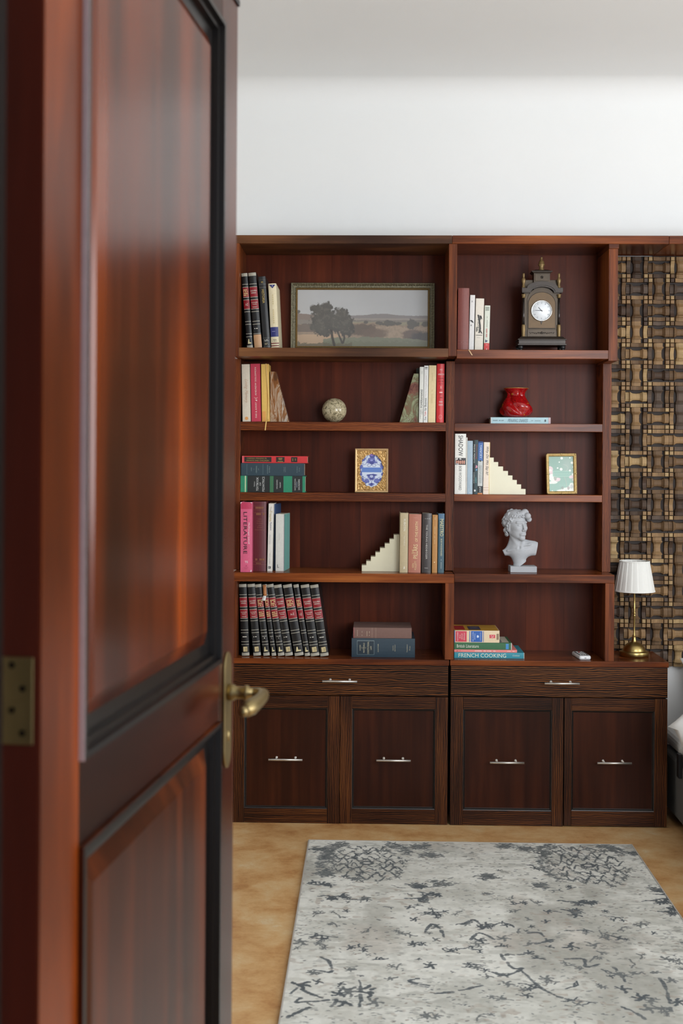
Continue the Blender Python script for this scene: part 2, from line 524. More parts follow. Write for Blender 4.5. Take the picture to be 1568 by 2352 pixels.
# ------------------------------------------------------------------ base cabinets
def base_cabinet(label, x0, x1, xs, zd0, zd1, ztop0, ztop1, zbot, hdraw, hdoors, grp='dark timber base cabinets under the bookshelves'):
    """xs = [(door x0, x1, left stile, right stile, bottom z)]"""
    xc = (x0 + x1) / 2
    t = thing('base_cabinet', label, 'cabinet', (xc, YF, 0))
    X = lambda v: v - xc
    mb = MB()
    mb.box(X(x0) + .002, X(x0) + .02, .02, YB - YF, .012, ztop0); mb.box(X(x1) - .02, X(x1) - .002, .02, YB - YF, .012, ztop0)
    mb.box(X(x0) + .02, X(x1) - .02, YB - YF - .012, YB - YF, .012, ztop0); mb.box(X(x0) + .02, X(x1) - .02, .02, YB - YF - .012, .012, .03)
    mb.box(X(x0) + .02, X(x1) - .02, .02, YB - YF - .012, zd0 - .01, zd0 + .006)
    mb.box(X(x0) + .03, X(x1) - .03, .04, .06, 0, .012)
    mb.build('carcass', M_basez, t, .001)
    MB().box(X(x0) - .003, X(x1) + .003, -.004, YB - YF, ztop0, ztop1).build('countertop', M_boardx, t, .0015)
    d = MB().box(X(x0), X(x1), 0, .018, zd0, zd1).build('drawer', M_drawer, t, .0012)
    bar_handle(X(hdraw[0]), X(hdraw[1]), hdraw[2], d)
    for (a, b_, sl, sr, zb, hnd) in xs:
        z1 = zd0 - .004
        rt, rb = .048, .058
        m = MB()
        m.box(X(a), X(a) + sl, 0, .018, zb, z1, 0); m.box(X(b_) - sr, X(b_), 0, .018, zb, z1, 0)
        m.box(X(a) + sl, X(b_) - sr, .0006, .018, zb, zb + rb, 1); m.box(X(a) + sl, X(b_) - sr, .0006, .018, z1 - rt, z1, 1)
        dr = m.build('cabinet_door', [M_basez, M_basex], t, .001)
        m = MB().ring(X(a) + sl, X(b_) - sr, zb + rb, z1 - rt, [(0, .001), (.003, .002), (.007, .0085), (.011, .0095), (.011, .012)])
        m.build('groove_moulding', M_groove, dr)
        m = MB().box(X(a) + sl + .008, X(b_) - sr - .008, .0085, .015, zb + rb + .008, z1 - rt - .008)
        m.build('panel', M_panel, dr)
        bar_handle(X(hnd[0]), X(hnd[1]), hnd[2], dr, .0085)
    return t


def bar_handle(xa, xb, z, par, y0=0.0):
    m = MB()
    m.tube([(xa, y0 - .038, z), (xb, y0 - .038, z)], .0046, 14)
    for f in (.22, .78):
        x = xa + (xb - xa) * f
        m.tube([(x, y0 + .001, z), (x, y0 - .003, z), (x, y0 - .0031, z), (x, y0 - .038, z)], [.0052, .0052, .0034, .0034], 12)
    m.build('bar_handle', M_steel, par)


zt1 = Zp(790, 1513.5, YF); zt0 = Zp(790, 1526, YF)
xL0, xL1 = Xp(534, 1700, YF), Xp(1028, 1700, YF)
zd0, zd1 = Zp(790, 1597, YF), zt0 - .001
Yh = YF - .034
hl = lambda xa, xb, py: (Xp(xa, py, Yh), Xp(xb, py, Yh), Zp((xa + xb) / 2, py, Yh))
xm = Xp(780, 1740, YF)
sw = lambda n: n / F * YF
base_cabinet('dark striped wood base cabinet nearest the open door, under the encyclopedia row', xL0, xL1,
             [(xL0, xm - .001, sw(27), sw(28), Zp(660, 1891, YF), hl(616, 694, 1746)), (xm + .001, xL1, sw(27), sw(29), Zp(905, 1893, YF), hl(864, 943, 1748))],
             zd0, zd1, zt0, zt1, 0, hl(740, 820, 1565), None)
xR0, xR1 = Xp(1034, 1700, YF), Xp(1532, 1700, YF)
zt1r = Zp(1280, 1518, YF); zt0r = Zp(1280, 1531, YF)
zd0r = Zp(1280, 1601, YF)
xmr = Xp(1294, 1740, YF)
base_cabinet('dark striped wood base cabinet that carries the brass lamp', xR0, xR1,
             [(xR0, xmr - .0015, sw(29), sw(26), max(.001, Zp(1160, 1902, YF)), hl(1125, 1204, 1753)), (xmr + .0015, xR1, sw(17), sw(29), .004, hl(1372, 1451, 1754))],
             zd0r, zt0r - .001, zt0r, zt1r, 0, hl(1250, 1330, 1570), None)

# ------------------------------------------------------------------ the two bookcases on top of them
DB = YB - YF


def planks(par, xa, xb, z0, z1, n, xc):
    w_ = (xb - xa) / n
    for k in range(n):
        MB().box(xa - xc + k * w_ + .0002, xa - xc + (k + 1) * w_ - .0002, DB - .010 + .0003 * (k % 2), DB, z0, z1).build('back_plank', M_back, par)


XA0 = -.534
tx0 = Xp(549, 680, YF); tc0, tc1 = Xp(1030, 680, YF), Xp(1049, 680, YF)
mx0 = Xp(552.5, 900, YM); mc0, mc1 = Xp(1023, 1050, YM), Xp(1042.5, 1050, YM)
bx0 = Xp(543.8, 1430, YF); bc0, bc1 = Xp(1021.5, 1430, YF), Xp(1042, 1430, YF)
Zt_top, Zt_bot = Zp(1000, 540.5, YF), Zp(1000, 559.5, YF)
zs1a, zs1b = Zp(790, 799, YF), Zp(790, 819, YF)           # shelf under the painting
zs2a, zs2b = Zp(790, 969.5, YM), Zp(790, 989.5, YM)
zs3a, zs3b = Zp(790, 1132, YM), Zp(790, 1151.5, YM)
zs4a, zs4b = Zp(790, 1317, YF), Zp(790, 1337.5, YF)
rs1a, rs1b = Zp(1215, 803.5, YF), Zp(1215, 824, YF)
rs2a, rs2b = Zp(1215, 973, YM), Zp(1215, 991.5, YM)
rs3a, rs3b = Zp(1215, 1136.5, YM), Zp(1215, 1152.5, YM)
rs4a, rs4b = Zp(1215, 1319, YF), Zp(1215, 1338.5, YF)
xc = (XA0 + tc0) / 2
bc = thing('bookcase', 'wide reddish wood bookcase holding the landscape painting and the encyclopedias', 'bookcase', (xc, YF, 0))
X = lambda v: v - xc
DM = YM - YF
xjoint = Xp(1038, 550, YF)
MB().box(X(XA0), X(xjoint), 0, DB, Zt_bot, Zt_top).build('top_board', M_topx, bc, .0015)
MB().box(X(XA0), X(tx0), .0005, DB - .011, zs1b, Zt_bot).build('side_post', M_postz, bc, .0012)
MB().box(X(tc0), X(tc1), .0005, DB - .011, Zp(1040, 818, YF), Zt_bot - .0006).build('divider_post', M_postz, bc, .0012)
MB().box(X(tx0), X(tc0), .0008, DB - .011, zs1b, zs1a).build('shelf', M_topx, bc, .0015)
MB().box(X(-.557), X(mx0), DM, DB - .011, zs4a, zs1b).build('side_post', M_grainz, bc, .0012)
MB().box(X(mc0), X(mc1), DM, DB - .011, max(zs4a, rs4a) + .0003, min(zs1b, rs1b, Zp(1040, 818, YF)) - .0005).build('divider_post', M_grainz, bc, .0012)
MB().box(X(mx0), X(mc0), DM + .0005, DB - .011, zs2b, zs2a).build('shelf', M_grainx, bc, .0015)
MB().box(X(mx0), X(mc0), DM + .0005, DB - .011, zs3b, zs3a).build('shelf', M_grainx, bc, .0015)
MB().box(X(XA0), X(bc1), 0, DB - .011, zs4b, zs4a).build('shelf', M_boardx, bc, .0015)
MB().box(X(XA0), X(bx0), .0005, DB - .011, zt1, zs4b).build('side_post', M_postz, bc, .0012)
MB().box(X(bc0), X(bc1), .0005, DB - .011, max(zt1, zt1r), zs4b).build('divider_post', M_postz, bc, .0012)
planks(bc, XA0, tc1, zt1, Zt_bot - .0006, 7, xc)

rx0, rx1 = Xp(1397.5, 680, YF), Xp(1418.5, 680, YF)
rm0, rm1 = Xp(1383, 1050, YM), Xp(1403, 1050, YM)
rb0, rb1 = Xp(1389, 1430, YF), Xp(1410, 1430, YF)
xcan = Xp(1536, 550, YF)
xc = (tc1 + rx1) / 2
br = thing('bookcase', 'narrower reddish wood bookcase with the ornate clock, beside the carved panel', 'bookcase', (xc, YF, 0))
X = lambda v: v - xc
MB().box(X(xjoint) + .0008, X(xcan), 0, DB, Zt_bot, Zt_top).build('top_board', M_boardx, br, .0015)
MB().box(X(tc1) + .0006, X(rx0), .0008, DB - .011, rs1b, rs1a).build('shelf', M_boardx, br, .0015)
MB().box(X(rx0), X(rx1), .0005, DB - .011, Zp(1407, 829, YF), Zt_bot - .0185).build('side_post', M_postz, br, .0012)
MB().box(X(rx0), X(rx1) + .003, 0, DB - .011, Zt_bot - .018, Zt_bot).build('post_cap', M_boardx, br, .0008)
zrb = Zp(1407, 829, YF)
MB().box(X(rm0), X(rm1), DM, DB - .011, rs4a, zrb).build('side_post', M_grainz, br, .0012)
MB().box(X(mc1) + .0006, X(rm0), DM + .0005, DB - .011, rs2b, rs2a).build('shelf', M_boardx, br, .0015)
MB().box(X(mc1) + .0006, X(rm0), DM + .0005, DB - .011, rs3b, rs3a).build('shelf', M_boardx, br, .0015)
MB().box(X(bc1) + .0006, X(rb1), 0, DB - .011, rs4b, rs4a).build('shelf', M_boardx, br, .0015)
MB().box(X(rb0), X(rb1), -.0005, DB - .011, zt1r, rs4b).build('side_post', M_postz, br, .0012)
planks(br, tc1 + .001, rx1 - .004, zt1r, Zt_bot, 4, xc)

# ------------------------------------------------------------------ carved timber panel on the wall, under a shallow canopy
can = MB().box(0, XRW - xcan - .002, 0, DB + .012, Zt_bot, Zt_top).build('canopy_board', M_boardx, None, .0015, (xcan + .001, YF, 0))
tag(can, 'long reddish wood canopy board over the carved wall panel', 'shelf')
TILE = .0893; U = TILE / 5
hx0 = Xp(1400, 1000, YW); hz0p = Zp(1550, 1531, YW - .02); hz1p = Zt_bot
hb = thing('carved_wall_panel', 'carved mosaic of small brown wooden blocks on the wall behind the lamp', 'wall panel', (hx0 - .03, YW, 0))
M_blk = []
for nm, c in (('tan', (136, 108, 76)), ('light', (158, 132, 94)), ('brown', (102, 79, 56)), ('umber', (70, 54, 43)), ('grey', (84, 70, 60))):
    r_, g_, b_ = c
    M_blk.append(wood('block_' + nm, [(.3, rgb(r_ * .8, g_ * .78, b_ * .75)), (.5, rgb(*c)), (.75, rgb(min(255, r_ * 1.12), min(255, g_ * 1.12), min(255, b_ * 1.12)))], 'z', 90, .15, 8, .4, .5, bump=.1))
M_blkback = plain('panel_backing', rgb(44, 34, 29), .7)


def saddle_mesh(mi):
    """turned spool running across a tile: low end blocks, two high half-moon flanges, a scooped waist"""
    st = [(-2.47, .0135, 1.15), (-1.62, .0135, 1.15), (-1.56, .0245, 1.18), (-1.40, .0250, 1.25), (-1.12, .0190, 1.05), (-.80, .0140, .86), (0, .0125, .80), (.80, .0140, .86), (1.12, .0190, 1.05), (1.40, .0250, 1.25), (1.56, .0245, 1.18), (1.62, .0135, 1.15), (2.47, .0135, 1.15)]
    sec = [(-1.0, .10), (-.86, .80), (-.40, 1.0), (.40, 1.0), (.86, .80), (1.0, .10)]
    w = len(sec)
    vs = [(t * U, -h * b_, a * hw * U) for t, h, hw in st for a, b_ in sec]
    fs = [(i * w + j, i * w + j + 1, (i + 1) * w + j + 1, (i + 1) * w + j) for i in range(len(st) - 1) for j in range(w - 1)]
    fs += [tuple(range(w)), tuple(range((len(st) - 1) * w, len(st) * w))[::-1]]
    return MB().add(vs, fs, 0, False).mesh('spool', M_blk[mi])


def edge_mesh(mi):
    """border strip with a scooped middle, along x"""
    n = 7
    out = [(-1.40 * U, 0)]
    for i in range(n):
        t = -1 + 2 * i / (n - 1)
        out.append((t * 1.40 * U, -(.0125 + .0085 * (abs(t) ** 1.6) - .002 * t)))
    out.append((1.40 * U, 0))
    m = MB()
    vs0 = [(x, y, -.42 * U) for x, y in out]; vs1 = [(x, y, .42 * U) for x, y in out]
    k = len(out)
    m.add(vs0 + vs1, [(i, (i + 1) % k, k + (i + 1) % k, k + i) for i in range(k)])
    m.add(vs0 + vs1, [tuple(range(k))[::-1], tuple(range(k, 2 * k))])
    return m.mesh('edge_block', M_blk[mi])


def corner_mesh(mi):
    e = .425 * U
    m = MB()
    vs = [(-e, 0, -e), (e, 0, -e), (e, 0, e), (-e, 0, e), (-e, -.019, -e), (e, -.019, -e), (e, -.019, e), (-e, -.019, e), (-e * .86, -.0205, -e * .86), (e * .86, -.0205, -e * .86), (e * .86, -.0205, e * .86), (-e * .86, -.0205, e * .86)]
    fs = [(8, 9, 10, 11)] + [(a, (a + 1) % 4, 4 + (a + 1) % 4, 4 + a) for a in range(4)] + [(4 + a, 4 + (a + 1) % 4, 8 + (a + 1) % 4, 8 + a) for a in range(4)]
    return m.add(vs, fs).mesh('corner_block', M_blk[mi])


SAD = [saddle_mesh(i) for i in range(5)]; EDG = [edge_mesh(i) for i in range(5)]; COR = [corner_mesh(i) for i in range(5)]
base_me = MB().box(-TILE / 2 + .0008, TILE / 2 - .0008, -.004, 0, -TILE / 2 + .0008, TILE / 2 - .0008).mesh('carved_tile', M_blkback)
hbx, hbz = hb.location.x, 0
ZTOP = Zp(1500, 591, YW - .02) + .002
ncol, nrow = 5, int(round((ZTOP - hz0p) / TILE))
TZ = (ZTOP - hz0p) / nrow


def inst(name, me, par, loc, rot=(0, 0, 0)):
    o = bpy.data.objects.new(name, me); COL.objects.link(o)
    o.parent = par; o.location = loc; o.rotation_euler = rot
    return o


rr = random.Random(3)
PAT = ['HVHV', 'VHVH', 'HVHV', 'HVHH', 'VHVV', 'HVHH', 'VHVV', 'HVHV', 'HVHH', 'VHVH', 'HVHV', 'VHVV', 'HVHH', 'VHVV', 'HVHV', 'VHHV', 'HVHH', 'VHVH', 'HVHV', 'VHVH']
HX = Xp(1435.3, 900, YW - .02) - hbx               # a tile joint seen between the post and the lamp
for r in range(nrow):
    for c in range(-1, 3):
        cx = HX + (c + .5) * TILE; cz = ZTOP - (r + .5) * TZ
        if cx - TILE / 2 < -.02 or cx - TILE / 2 + hbx > Xp(1575, 1000, YW): continue
        t = inst('carved_tile', base_me, hb, (cx, -.004, cz))
        hor = PAT[r][c + 1] == 'H'
        rot = (0, 0 if hor else PI / 2, 0)
        pick = lambda: rr.choices(range(5), (4, 2.2, 2.2, .8, .8))[0]
        inst('spool', SAD[rr.choices(range(5), (3.2, .8, 5, 1.2, 1.2))[0]], t, (0, -.004, 0), rot)
        for sx in (-1, 1):
            for sz in (-1, 1):
                inst('corner_block', COR[rr.choices(range(5), (4, 3.2, 1.6, .5, .7))[0]], t, (sx * 1.97 * U, -.004, sz * 1.97 * U))
            inst('edge_block', EDG[rr.choices(range(5), (3, .8, 4, 1.2, 1))[0]], t, (0, -.004, sx * 1.97 * U) if hor else (sx * 1.97 * U, -.004, 0), rot)
xr0 = HX + 2 * TILE
while xr0 + hbx < Xp(1575, 1000, YW): xr0 += TILE
mb = MB()
mb.box(-.005, XRW - hbx - .01, -.004, 0, hz0p, hz1p)
mb.build('backing_board', M_blkback, hb)
mb = MB()


def stamp(me, mi, loc, rot):
    M = Matrix.Translation(loc) @ Matrix.Rotation(rot, 4, 'Y')
    mb.add([tuple(M @ v.co) for v in me.vertices], [tuple(p.vertices) for p in me.polygons], mi)


x, c = xr0 + TILE / 2, 0
while x + hbx < 3.1:
    for r in range(nrow):
        z = ZTOP - (r + .5) * TZ
        hor = (r + c) % 2 == 0
        rot = 0 if hor else PI / 2
        k = rr.randrange(5)
        stamp(SAD[0], k, (x, -.008, z), rot)
        for sx in (-1, 1):
            for sz in (-1, 1): stamp(COR[0], rr.randrange(3), (x + sx * 1.97 * U, -.008, z + sz * 1.97 * U), 0)
            stamp(EDG[0], rr.randrange(3), (x, -.008, z + sx * 1.97 * U) if hor else (x + sx * 1.97 * U, -.008, z), rot)
    x += TILE; c += 1
o = mb.build('block_field', M_blk, hb); o['kind'] = 'stuff'
# ------------------------------------------------------------------ lettering
_TXT = {}


def text_mesh(s, shear=0, bold=0):
    key = (s, shear, bold)
    if key in _TXT: return _TXT[key]
    c = bpy.data.curves.new('t', 'FONT'); c.body = s; c.resolution_u = 2; c.shear = shear; c.offset = bold
    c.align_x = 'CENTER'; c.space_line = .95
    o = bpy.data.objects.new('t', c); COL.objects.link(o)
    me = bpy.data.meshes.new_from_object(o)
    v = np.array([p.co[:2] for p in me.vertices]); f = [tuple(p.vertices) for p in me.polygons]
    bpy.data.objects.remove(o); bpy.data.curves.remove(c); bpy.data.meshes.remove(me)
    lo, hi = v.min(0), v.max(0)
    v = (v - (lo + hi) / 2) / np.maximum(hi - lo, 1e-6)
    _TXT[key] = (v, f)
    return v, f


CLOTH = {}


def cov(c, rough=.5, coat=0, kind='c'):
    k = (c, rough, coat)
    if k not in CLOTH: CLOTH[k] = plain('cover_%d_%d_%d_%d' % (*c, int(rough * 100)), rgb(*c), rough, 0, coat, .05, 120, .05)
    return CLOTH[k]


BOOKN = 0


def make_book(label, t, h, d, col, loc, rot=(0, 0, 0), els=(), hard=True, bulge=None, rough=.5, group=None, page=None, back=None, name='book'):
    """spine faces -y, thickness along +x, height along +z"""
    r = thing(name, label, 'book', loc, rot, group)
    b = .0024 if hard else .0006
    if bulge is None: bulge = min(.0035, t * .12) if hard else .0004
    n = 7
    sy = lambda u: -bulge * (1 - (2 * u - 1) ** 2)
    outer = [(0, d)] + [(t * k / (n - 1), sy(k / (n - 1))) for k in range(n)] + [(t, d)]
    inner = [(t - b, d)] + [(t - b - (t - 2 * b) * k / (n - 1), b * .8 + sy(1 - k / (n - 1)) * .9 + .0004) for k in range(n)] + [(b, d)]
    N = len(outer)
    vs = [(x, y, 0) for x, y in outer + inner] + [(x, y, h) for x, y in outer + inner]
    fs, k2 = [], 2 * N
    order = list(range(k2))
    for i in range(k2):
        j = (i + 1) % k2
        fs.append((i, j, k2 + j, k2 + i))
    for i in range(N - 1):
        a, a2, c_, c2 = i, i + 1, k2 - 1 - i, k2 - 2 - i
        fs.append((a, c_, c2, a2)); fs.append((k2 + a, k2 + a2, k2 + c2, k2 + c_))
    MB().add(vs, fs).build('cover', col if not isinstance(col, tuple) else cov(col, rough), r, .0004 if hard else 0, seg=1)
    g = .0035 if hard else .0003
    MB().box(b, t - b, b + (.0006 if bulge < .001 else 0) + .0006, d - (g if hard else .0005), g, h - g).build('pages', page or M_page, r)
    mbT, mT = MB(), []
    mbS, mS = MB(), []

    def mi(lst, c):
        m = cov(c, .45)
        if m not in lst: lst.append(m)
        return lst.index(m)
    npoly = 0
    for e in els:
        if e[0] in ('b', 's'):                         # b: wide label (own part), s: thin stripe
            v0, v1, c = e[1:4]
            u0, u1 = (e[4], e[5]) if len(e) > 5 else (0.0, 1.0)
            pts = []
            for k in range(n):
                u = u0 + (u1 - u0) * k / (n - 1)
                pts.append((t * u, sy(u) - .00025))
            z1, z0 = h * (1 - v0), h * (1 - v1)
            vs = [(x, y, z0) for x, y in pts] + [(x, y, z1) for x, y in pts]
            fs = [(k, k + 1, n + k + 1, n + k) for k in range(n - 1)]
            if e[0] == 'b':
                MB().add(vs, fs, 0, True).build('spine_label', cov(c, .45), r)
            else:
                mbS.add([(x, y - .0002, z) for x, y, z in vs], fs, mi(mS, c), True)
        elif e[0] == 't':                              # text: string, u, v, length, cap height, dir, colour, shear
            _, s, u, v, ln, cap, dr, c = e[:8]
            sh = e[8] if len(e) > 8 else 0
            tv, tf = text_mesh(s, sh)
            L_ = ln * (t if dr == 'across' else h); C_ = cap * (h if dr == 'across' else t)
            q = tv * np.array([L_, C_])
            if dr == 'down': px, pz = q[:, 1], -q[:, 0]
            elif dr == 'up': px, pz = -q[:, 1], q[:, 0]
            else: px, pz = q[:, 0], q[:, 1]
            px = px + t * u; pz = pz + h * (1 - v)
            uu = np.clip(px / t, 0, 1)
            py = -bulge * (1 - (2 * uu - 1) ** 2) - .0011
            mbT.add(list(zip(px.tolist(), py.tolist(), pz.tolist())), tf, mi(mT, c))
        elif e[0] == 'poly':                           # flat printed mark: [(u, v)], colour
            npoly += 1
            us = [u for u, v in e[1]]
            yy_ = sy(min(max(us), max(min(us), .5))) - .0005 - .00008 * npoly
            pts = [(t * u, yy_, h * (1 - v)) for u, v in e[1]]
            mbT.add(pts, [tuple(range(len(pts)))], mi(mT, e[2]))
    if mbS.f: tag(mbS.build('spine_stripes', mS, r), kind='stuff')
    if mbT.f: tag(mbT.build('lettering', mT, r), kind='stuff')
    return r


def pixel_book(label, x0, x1, yt, yb, Y, zs, d, col, lean=0, els=(), xdir=0, **k):
    """upright book seen at these pixels (bottom-left, bottom-right, top, shelf); lean in degrees, left positive"""
    a = P(x0, yb, Y); b_ = P(x1, yb, Y); tp = P(x0, yt, Y)
    t = (b_.x - a.x) * math.cos(math.radians(lean))
    h = (tp.z - zs) / math.cos(math.radians(lean))
    x, z = a.x, zs
    if lean < 0:
        z += t * math.sin(math.radians(-lean))
    return make_book(label, t, h, d, col, (x, Y, z + .0004), (0, -math.radians(lean), k.pop('yaw', 0)), els, **k)


def lying_book(label, x0, x1, yt, yb, Y, z, d, col, els=(), **k):
    """book on its side: its head to the left, front cover up"""
    a = P(x0, yb, Y); b_ = P(x1, yb, Y)
    t = P((x0 + x1) / 2, yt, Y).z - P((x0 + x1) / 2, yb, Y).z
    h = b_.x - a.x
    yaw = k.pop('yaw', 0)
    o = make_book(label, t, h, d, col, (b_.x, Y, z + .0003), (0, -PI / 2, yaw), els, **k)
    return o, z + t + .0006


GILT = (190, 176, 140); PALE = (226, 222, 210); REDL = (140, 22, 34); BLK = (20, 21, 23); SIL = (168, 164, 150)


def dashes(u0, u1, v, c, hgt=.006, n=6, seed=1):
    """illegibly small line of print"""
    q = random.Random(seed); out = []; u = u0
    w_ = (u1 - u0) / n
    for k in range(n):
        if q.random() < .12: continue
        out.append(('poly', [(u0 + k * w_, v + hgt / 2), (u0 + (k + .72) * w_, v + hgt / 2), (u0 + (k + .72) * w_, v - hgt / 2), (u0 + k * w_, v - hgt / 2)], c))
    return out


def vdashes(u, v0, v1, c, wid=.10, n=10, seed=1):
    q = random.Random(seed); out = []
    w_ = (v1 - v0) / n
    for k in range(n):
        if q.random() < .1: continue
        a, b_ = v0 + k * w_, v0 + (k + .7) * w_
        out.append(('poly', [(u - wid / 2, b_), (u + wid / 2, b_), (u + wid / 2, a), (u - wid / 2, a)], c))
    return out


def ency(kind, vol=''):
    e = [('s', 0.004, .045, SIL), ('s', .955, .996, SIL)]
    for v in (.15, .188, .322, .355, .478, .512, .640, .678, .802, .842):
        e.append(('s', v - .0035, v + .0035, SIL))
    e += [('b', .19, .32, REDL), ('b', .357, .476, REDL)]
    if kind == 'A':
        e += [('t', 'ENCICLOPEDIA', .5, .24, .78, .018, 'across', PALE), ('t', 'HISPANICA', .5, .268, .66, .018, 'across', PALE)]
        e += [('t', 'Enciclopedia', .5, .395, .74, .018, 'across', PALE), ('t', 'Hispanica', .5, .418, .55, .018, 'across', PALE), ('t', 'Volumen ' + vol, .5, .452, .6, .016, 'across', PALE)]
        e += dashes(.22, .78, .735, PALE, .012, 5, len(vol) + 3)
        e += [('poly', [(.24, .94), (.78, .94), (.78, .872), (.24, .872)], (200, 184, 140))]
        e += [('poly', [(.33, .925), (.37, .925), (.37, .885), (.33, .885)], (120, 106, 74)), ('poly', [(.50, .920), (.70, .920), (.70, .913), (.50, .913)], (120, 106, 74)), ('poly', [(.50, .90), (.70, .90), (.70, .893), (.50, .893)], (120, 106, 74))]
    else:
        for k, v in enumerate((.225, .247, .272, .295)):
            e += dashes(.12, .88, v, (222, 196, 140), .015, 6, k + len(vol))
        if vol in ('A-Z', 'I-Z'):
            e.append(('t', vol, .5, .417, .42, .03, 'across', PALE))
        else:
            for k, v in enumerate((.392, .417, .442)):
                e += dashes(.1, .9, v, (222, 196, 140), .014, 6, k + 9)
            e.append(('t', 'Volumen', .5, .725, .7, .014, 'across', PALE))
            e.append(('t', vol or '1', .5, .752, .12, .016, 'across', PALE))
        e.append(('poly', [(.22, .935), (.80, .935), (.80, .917), (.50, .915), (.48, .872), (.36, .872)], (216, 204, 158)))
    return e


# ---- top compartment, under the canopy of the wide bookcase
YT = 4.665
E1 = 'encyclopedias in the top compartment'
pixel_book('black encyclopedia volume marked A-Z in the top compartment, nearest the door', 567.5, 581, 628, 798, YT, zs1a, .185, BLK, 4.7, ency('B', 'A-Z'), group=E1, rough=.35)
eb = pixel_book('black encyclopedia volume with its torn spine foot showing tan board', 584.5, 602, 627, 798, YT, zs1a, .185, BLK, 5.1, [x for x in ency('A', '7') if not (x[0] in ('s', 'poly') and (x[1] if x[0] == 's' else x[1][0][1]) > .81)] + [('b', .815, .985, (196, 152, 112))], group=E1, rough=.35)
pixel_book('plain black history book with gold spine title, leaning beside encyclopedias', 605, 621.5, 636, 798, YT, zs1a, .185, (30, 31, 33), 4.6,
           [('t', 'HISTORIA', .52, .275, .19, .34, 'down', (196, 170, 92)), ('s', .045, .049, (90, 88, 84)), ('s', .105, .109, (120, 118, 112)), ('s', .15, .154, (120, 118, 112)), ('s', .85, .853, (130, 128, 120)), ('s', .968, .972, (130, 128, 120)),
            ('t', 'e', .5, .08, .3, .02, 'across', (196, 170, 92))] + dashes(.25, .8, .875, PALE, .008, 5, 4) + dashes(.25, .8, .892, PALE, .008, 5, 5) + dashes(.25, .8, .925, GILT, .008, 5, 6) + dashes(.25, .8, .942, GILT, .008, 5, 7), rough=.35)
pixel_book('thick cream book with a blue star triangle and maroon stripes on its spine', 623, 641, 652, 798, YT, zs1a, .185, (222, 210, 176), 3.1,
           [('poly', [(.12, .02), (.92, .02), (.52, .075)], (38, 46, 110)), ('poly', [(.47, .042), (.57, .042), (.52, .027)], (240, 240, 236)), ('poly', [(.47, .032), (.57, .032), (.52, .047)], (240, 240, 236)),
            ('b', .667, .815, (40, 46, 110)), 
            ('s', .908, .924, (112, 34, 36)), ('s', .945, .961, (112, 34, 36)), ('s', .979, .995, (112, 34, 36))] + vdashes(.5, .17, .62, (206, 190, 146), .16, 14, 3) + dashes(.2, .8, .735, (150, 150, 190), .008, 7, 3) + dashes(.3, .75, .862, (120, 112, 100), .01, 5, 3) + dashes(.22, .82, .884, (120, 112, 100), .01, 6, 4), rough=.6)

# ---- top compartment, narrow bookcase
YT2 = 4.665
pixel_book('plain reddish brown hardcover, tallest of the four books left of the ornate clock', 1050, 1075.5, 662, 804, YT2, rs1a, .18, (128, 68, 60), -.4,
           [('s', .835, .838, (150, 98, 90)), ('s', .885, .888, (150, 98, 90))] + dashes(.3, .75, .862, (150, 104, 96), .01, 6, 2), rough=.45)
pixel_book('slim white book with a black leaf mark on its spine', 1076.5, 1087.5, 678, 804, YT2, rs1a, .17, (224, 222, 220), -1.1,
           [('poly', [(.02, .452), (.35, .446), (.65, .462), (.85, .502), (.55, .490), (.22, .468)], (26, 26, 26)), ('t', 'X', .42, .115, .3, .03, 'across', (90, 90, 92))] + dashes(.22, .5, .54, (120, 118, 118), .02, 2, 1), hard=False)
pixel_book('cream book with a twisted black tree of lettering on its spine', 1089.7, 1108.3, 686, 804, YT2, rs1a, .17, (226, 218, 204), -1.2,
           [('poly', [(.22, .31), (.40, .31), (.55, .40), (.66, .50), (.70, .58), (.56, .66), (.40, .66), (.50, .58), (.46, .48), (.34, .40)], (34, 32, 30)),
            ('poly', [(.12, .545), (.20, .545), (.22, .60), (.20, .64), (.12, .63)], (34, 32, 30)), ('poly', [(.46, .32), (.72, .33), (.84, .40), (.70, .38), (.60, .42)], (34, 32, 30)),
            ('t', 'TROLL', .36, .50, .24, .22, 'up', (34, 32, 30)), ('poly', [(.66, .60), (.90, .665), (.74, .665), (.58, .62)], (34, 32, 30))] + dashes(.12, .88, .70, (60, 58, 56), .012, 8, 1) + dashes(.25, .65, .745, (150, 146, 140), .006, 5, 1), hard=False)
pixel_book('short pale green book with a red spine foot', 1110.7, 1122.8, 702, 804, YT2, rs1a, .16, (216, 220, 206), -1.1,
           [('b', .825, .999, (204, 48, 48)), ('b', .03, .118, (158, 164, 152), .12, .82), ('poly', [(.2, .81), (.5, .80), (.72, .77), (.45, .765), (.25, .745)], (52, 58, 96))] + vdashes(.5, .24, .48, (150, 152, 140), .12, 12, 2) + vdashes(.45, .51, .70, (196, 96, 90), .2, 12, 5) + dashes(.3, .7, .865, (236, 190, 186), .012, 3, 1) + [('poly', [(.42, .995), (.54, .995), (.54, .945), (.42, .945)], (236, 220, 216))], hard=False)
mb = MB()
q = [P(1072, 802.5, 4.660), P(1076, 803.4, 4.60), P(1078, 806, 4.597), P(1081.5, 812, 4.597), P(1084, 816, 4.597)]
vs = []
for p in q: vs += [(p.x - .0022, p.y, p.z), (p.x + .0022, p.y, p.z)]
mb.add(vs, [(2 * i, 2 * i + 1, 2 * i + 3, 2 * i + 2) for i in range(len(q) - 1)])
o = mb.build('ribbon_bookmark', cov((206, 170, 126))); sl = o.modifiers.new('thick', 'SOLIDIFY'); sl.thickness = .0005
tag(o, 'tan ribbon bookmark hanging over the shelf edge from the reddish brown hardcover', 'bookmark')

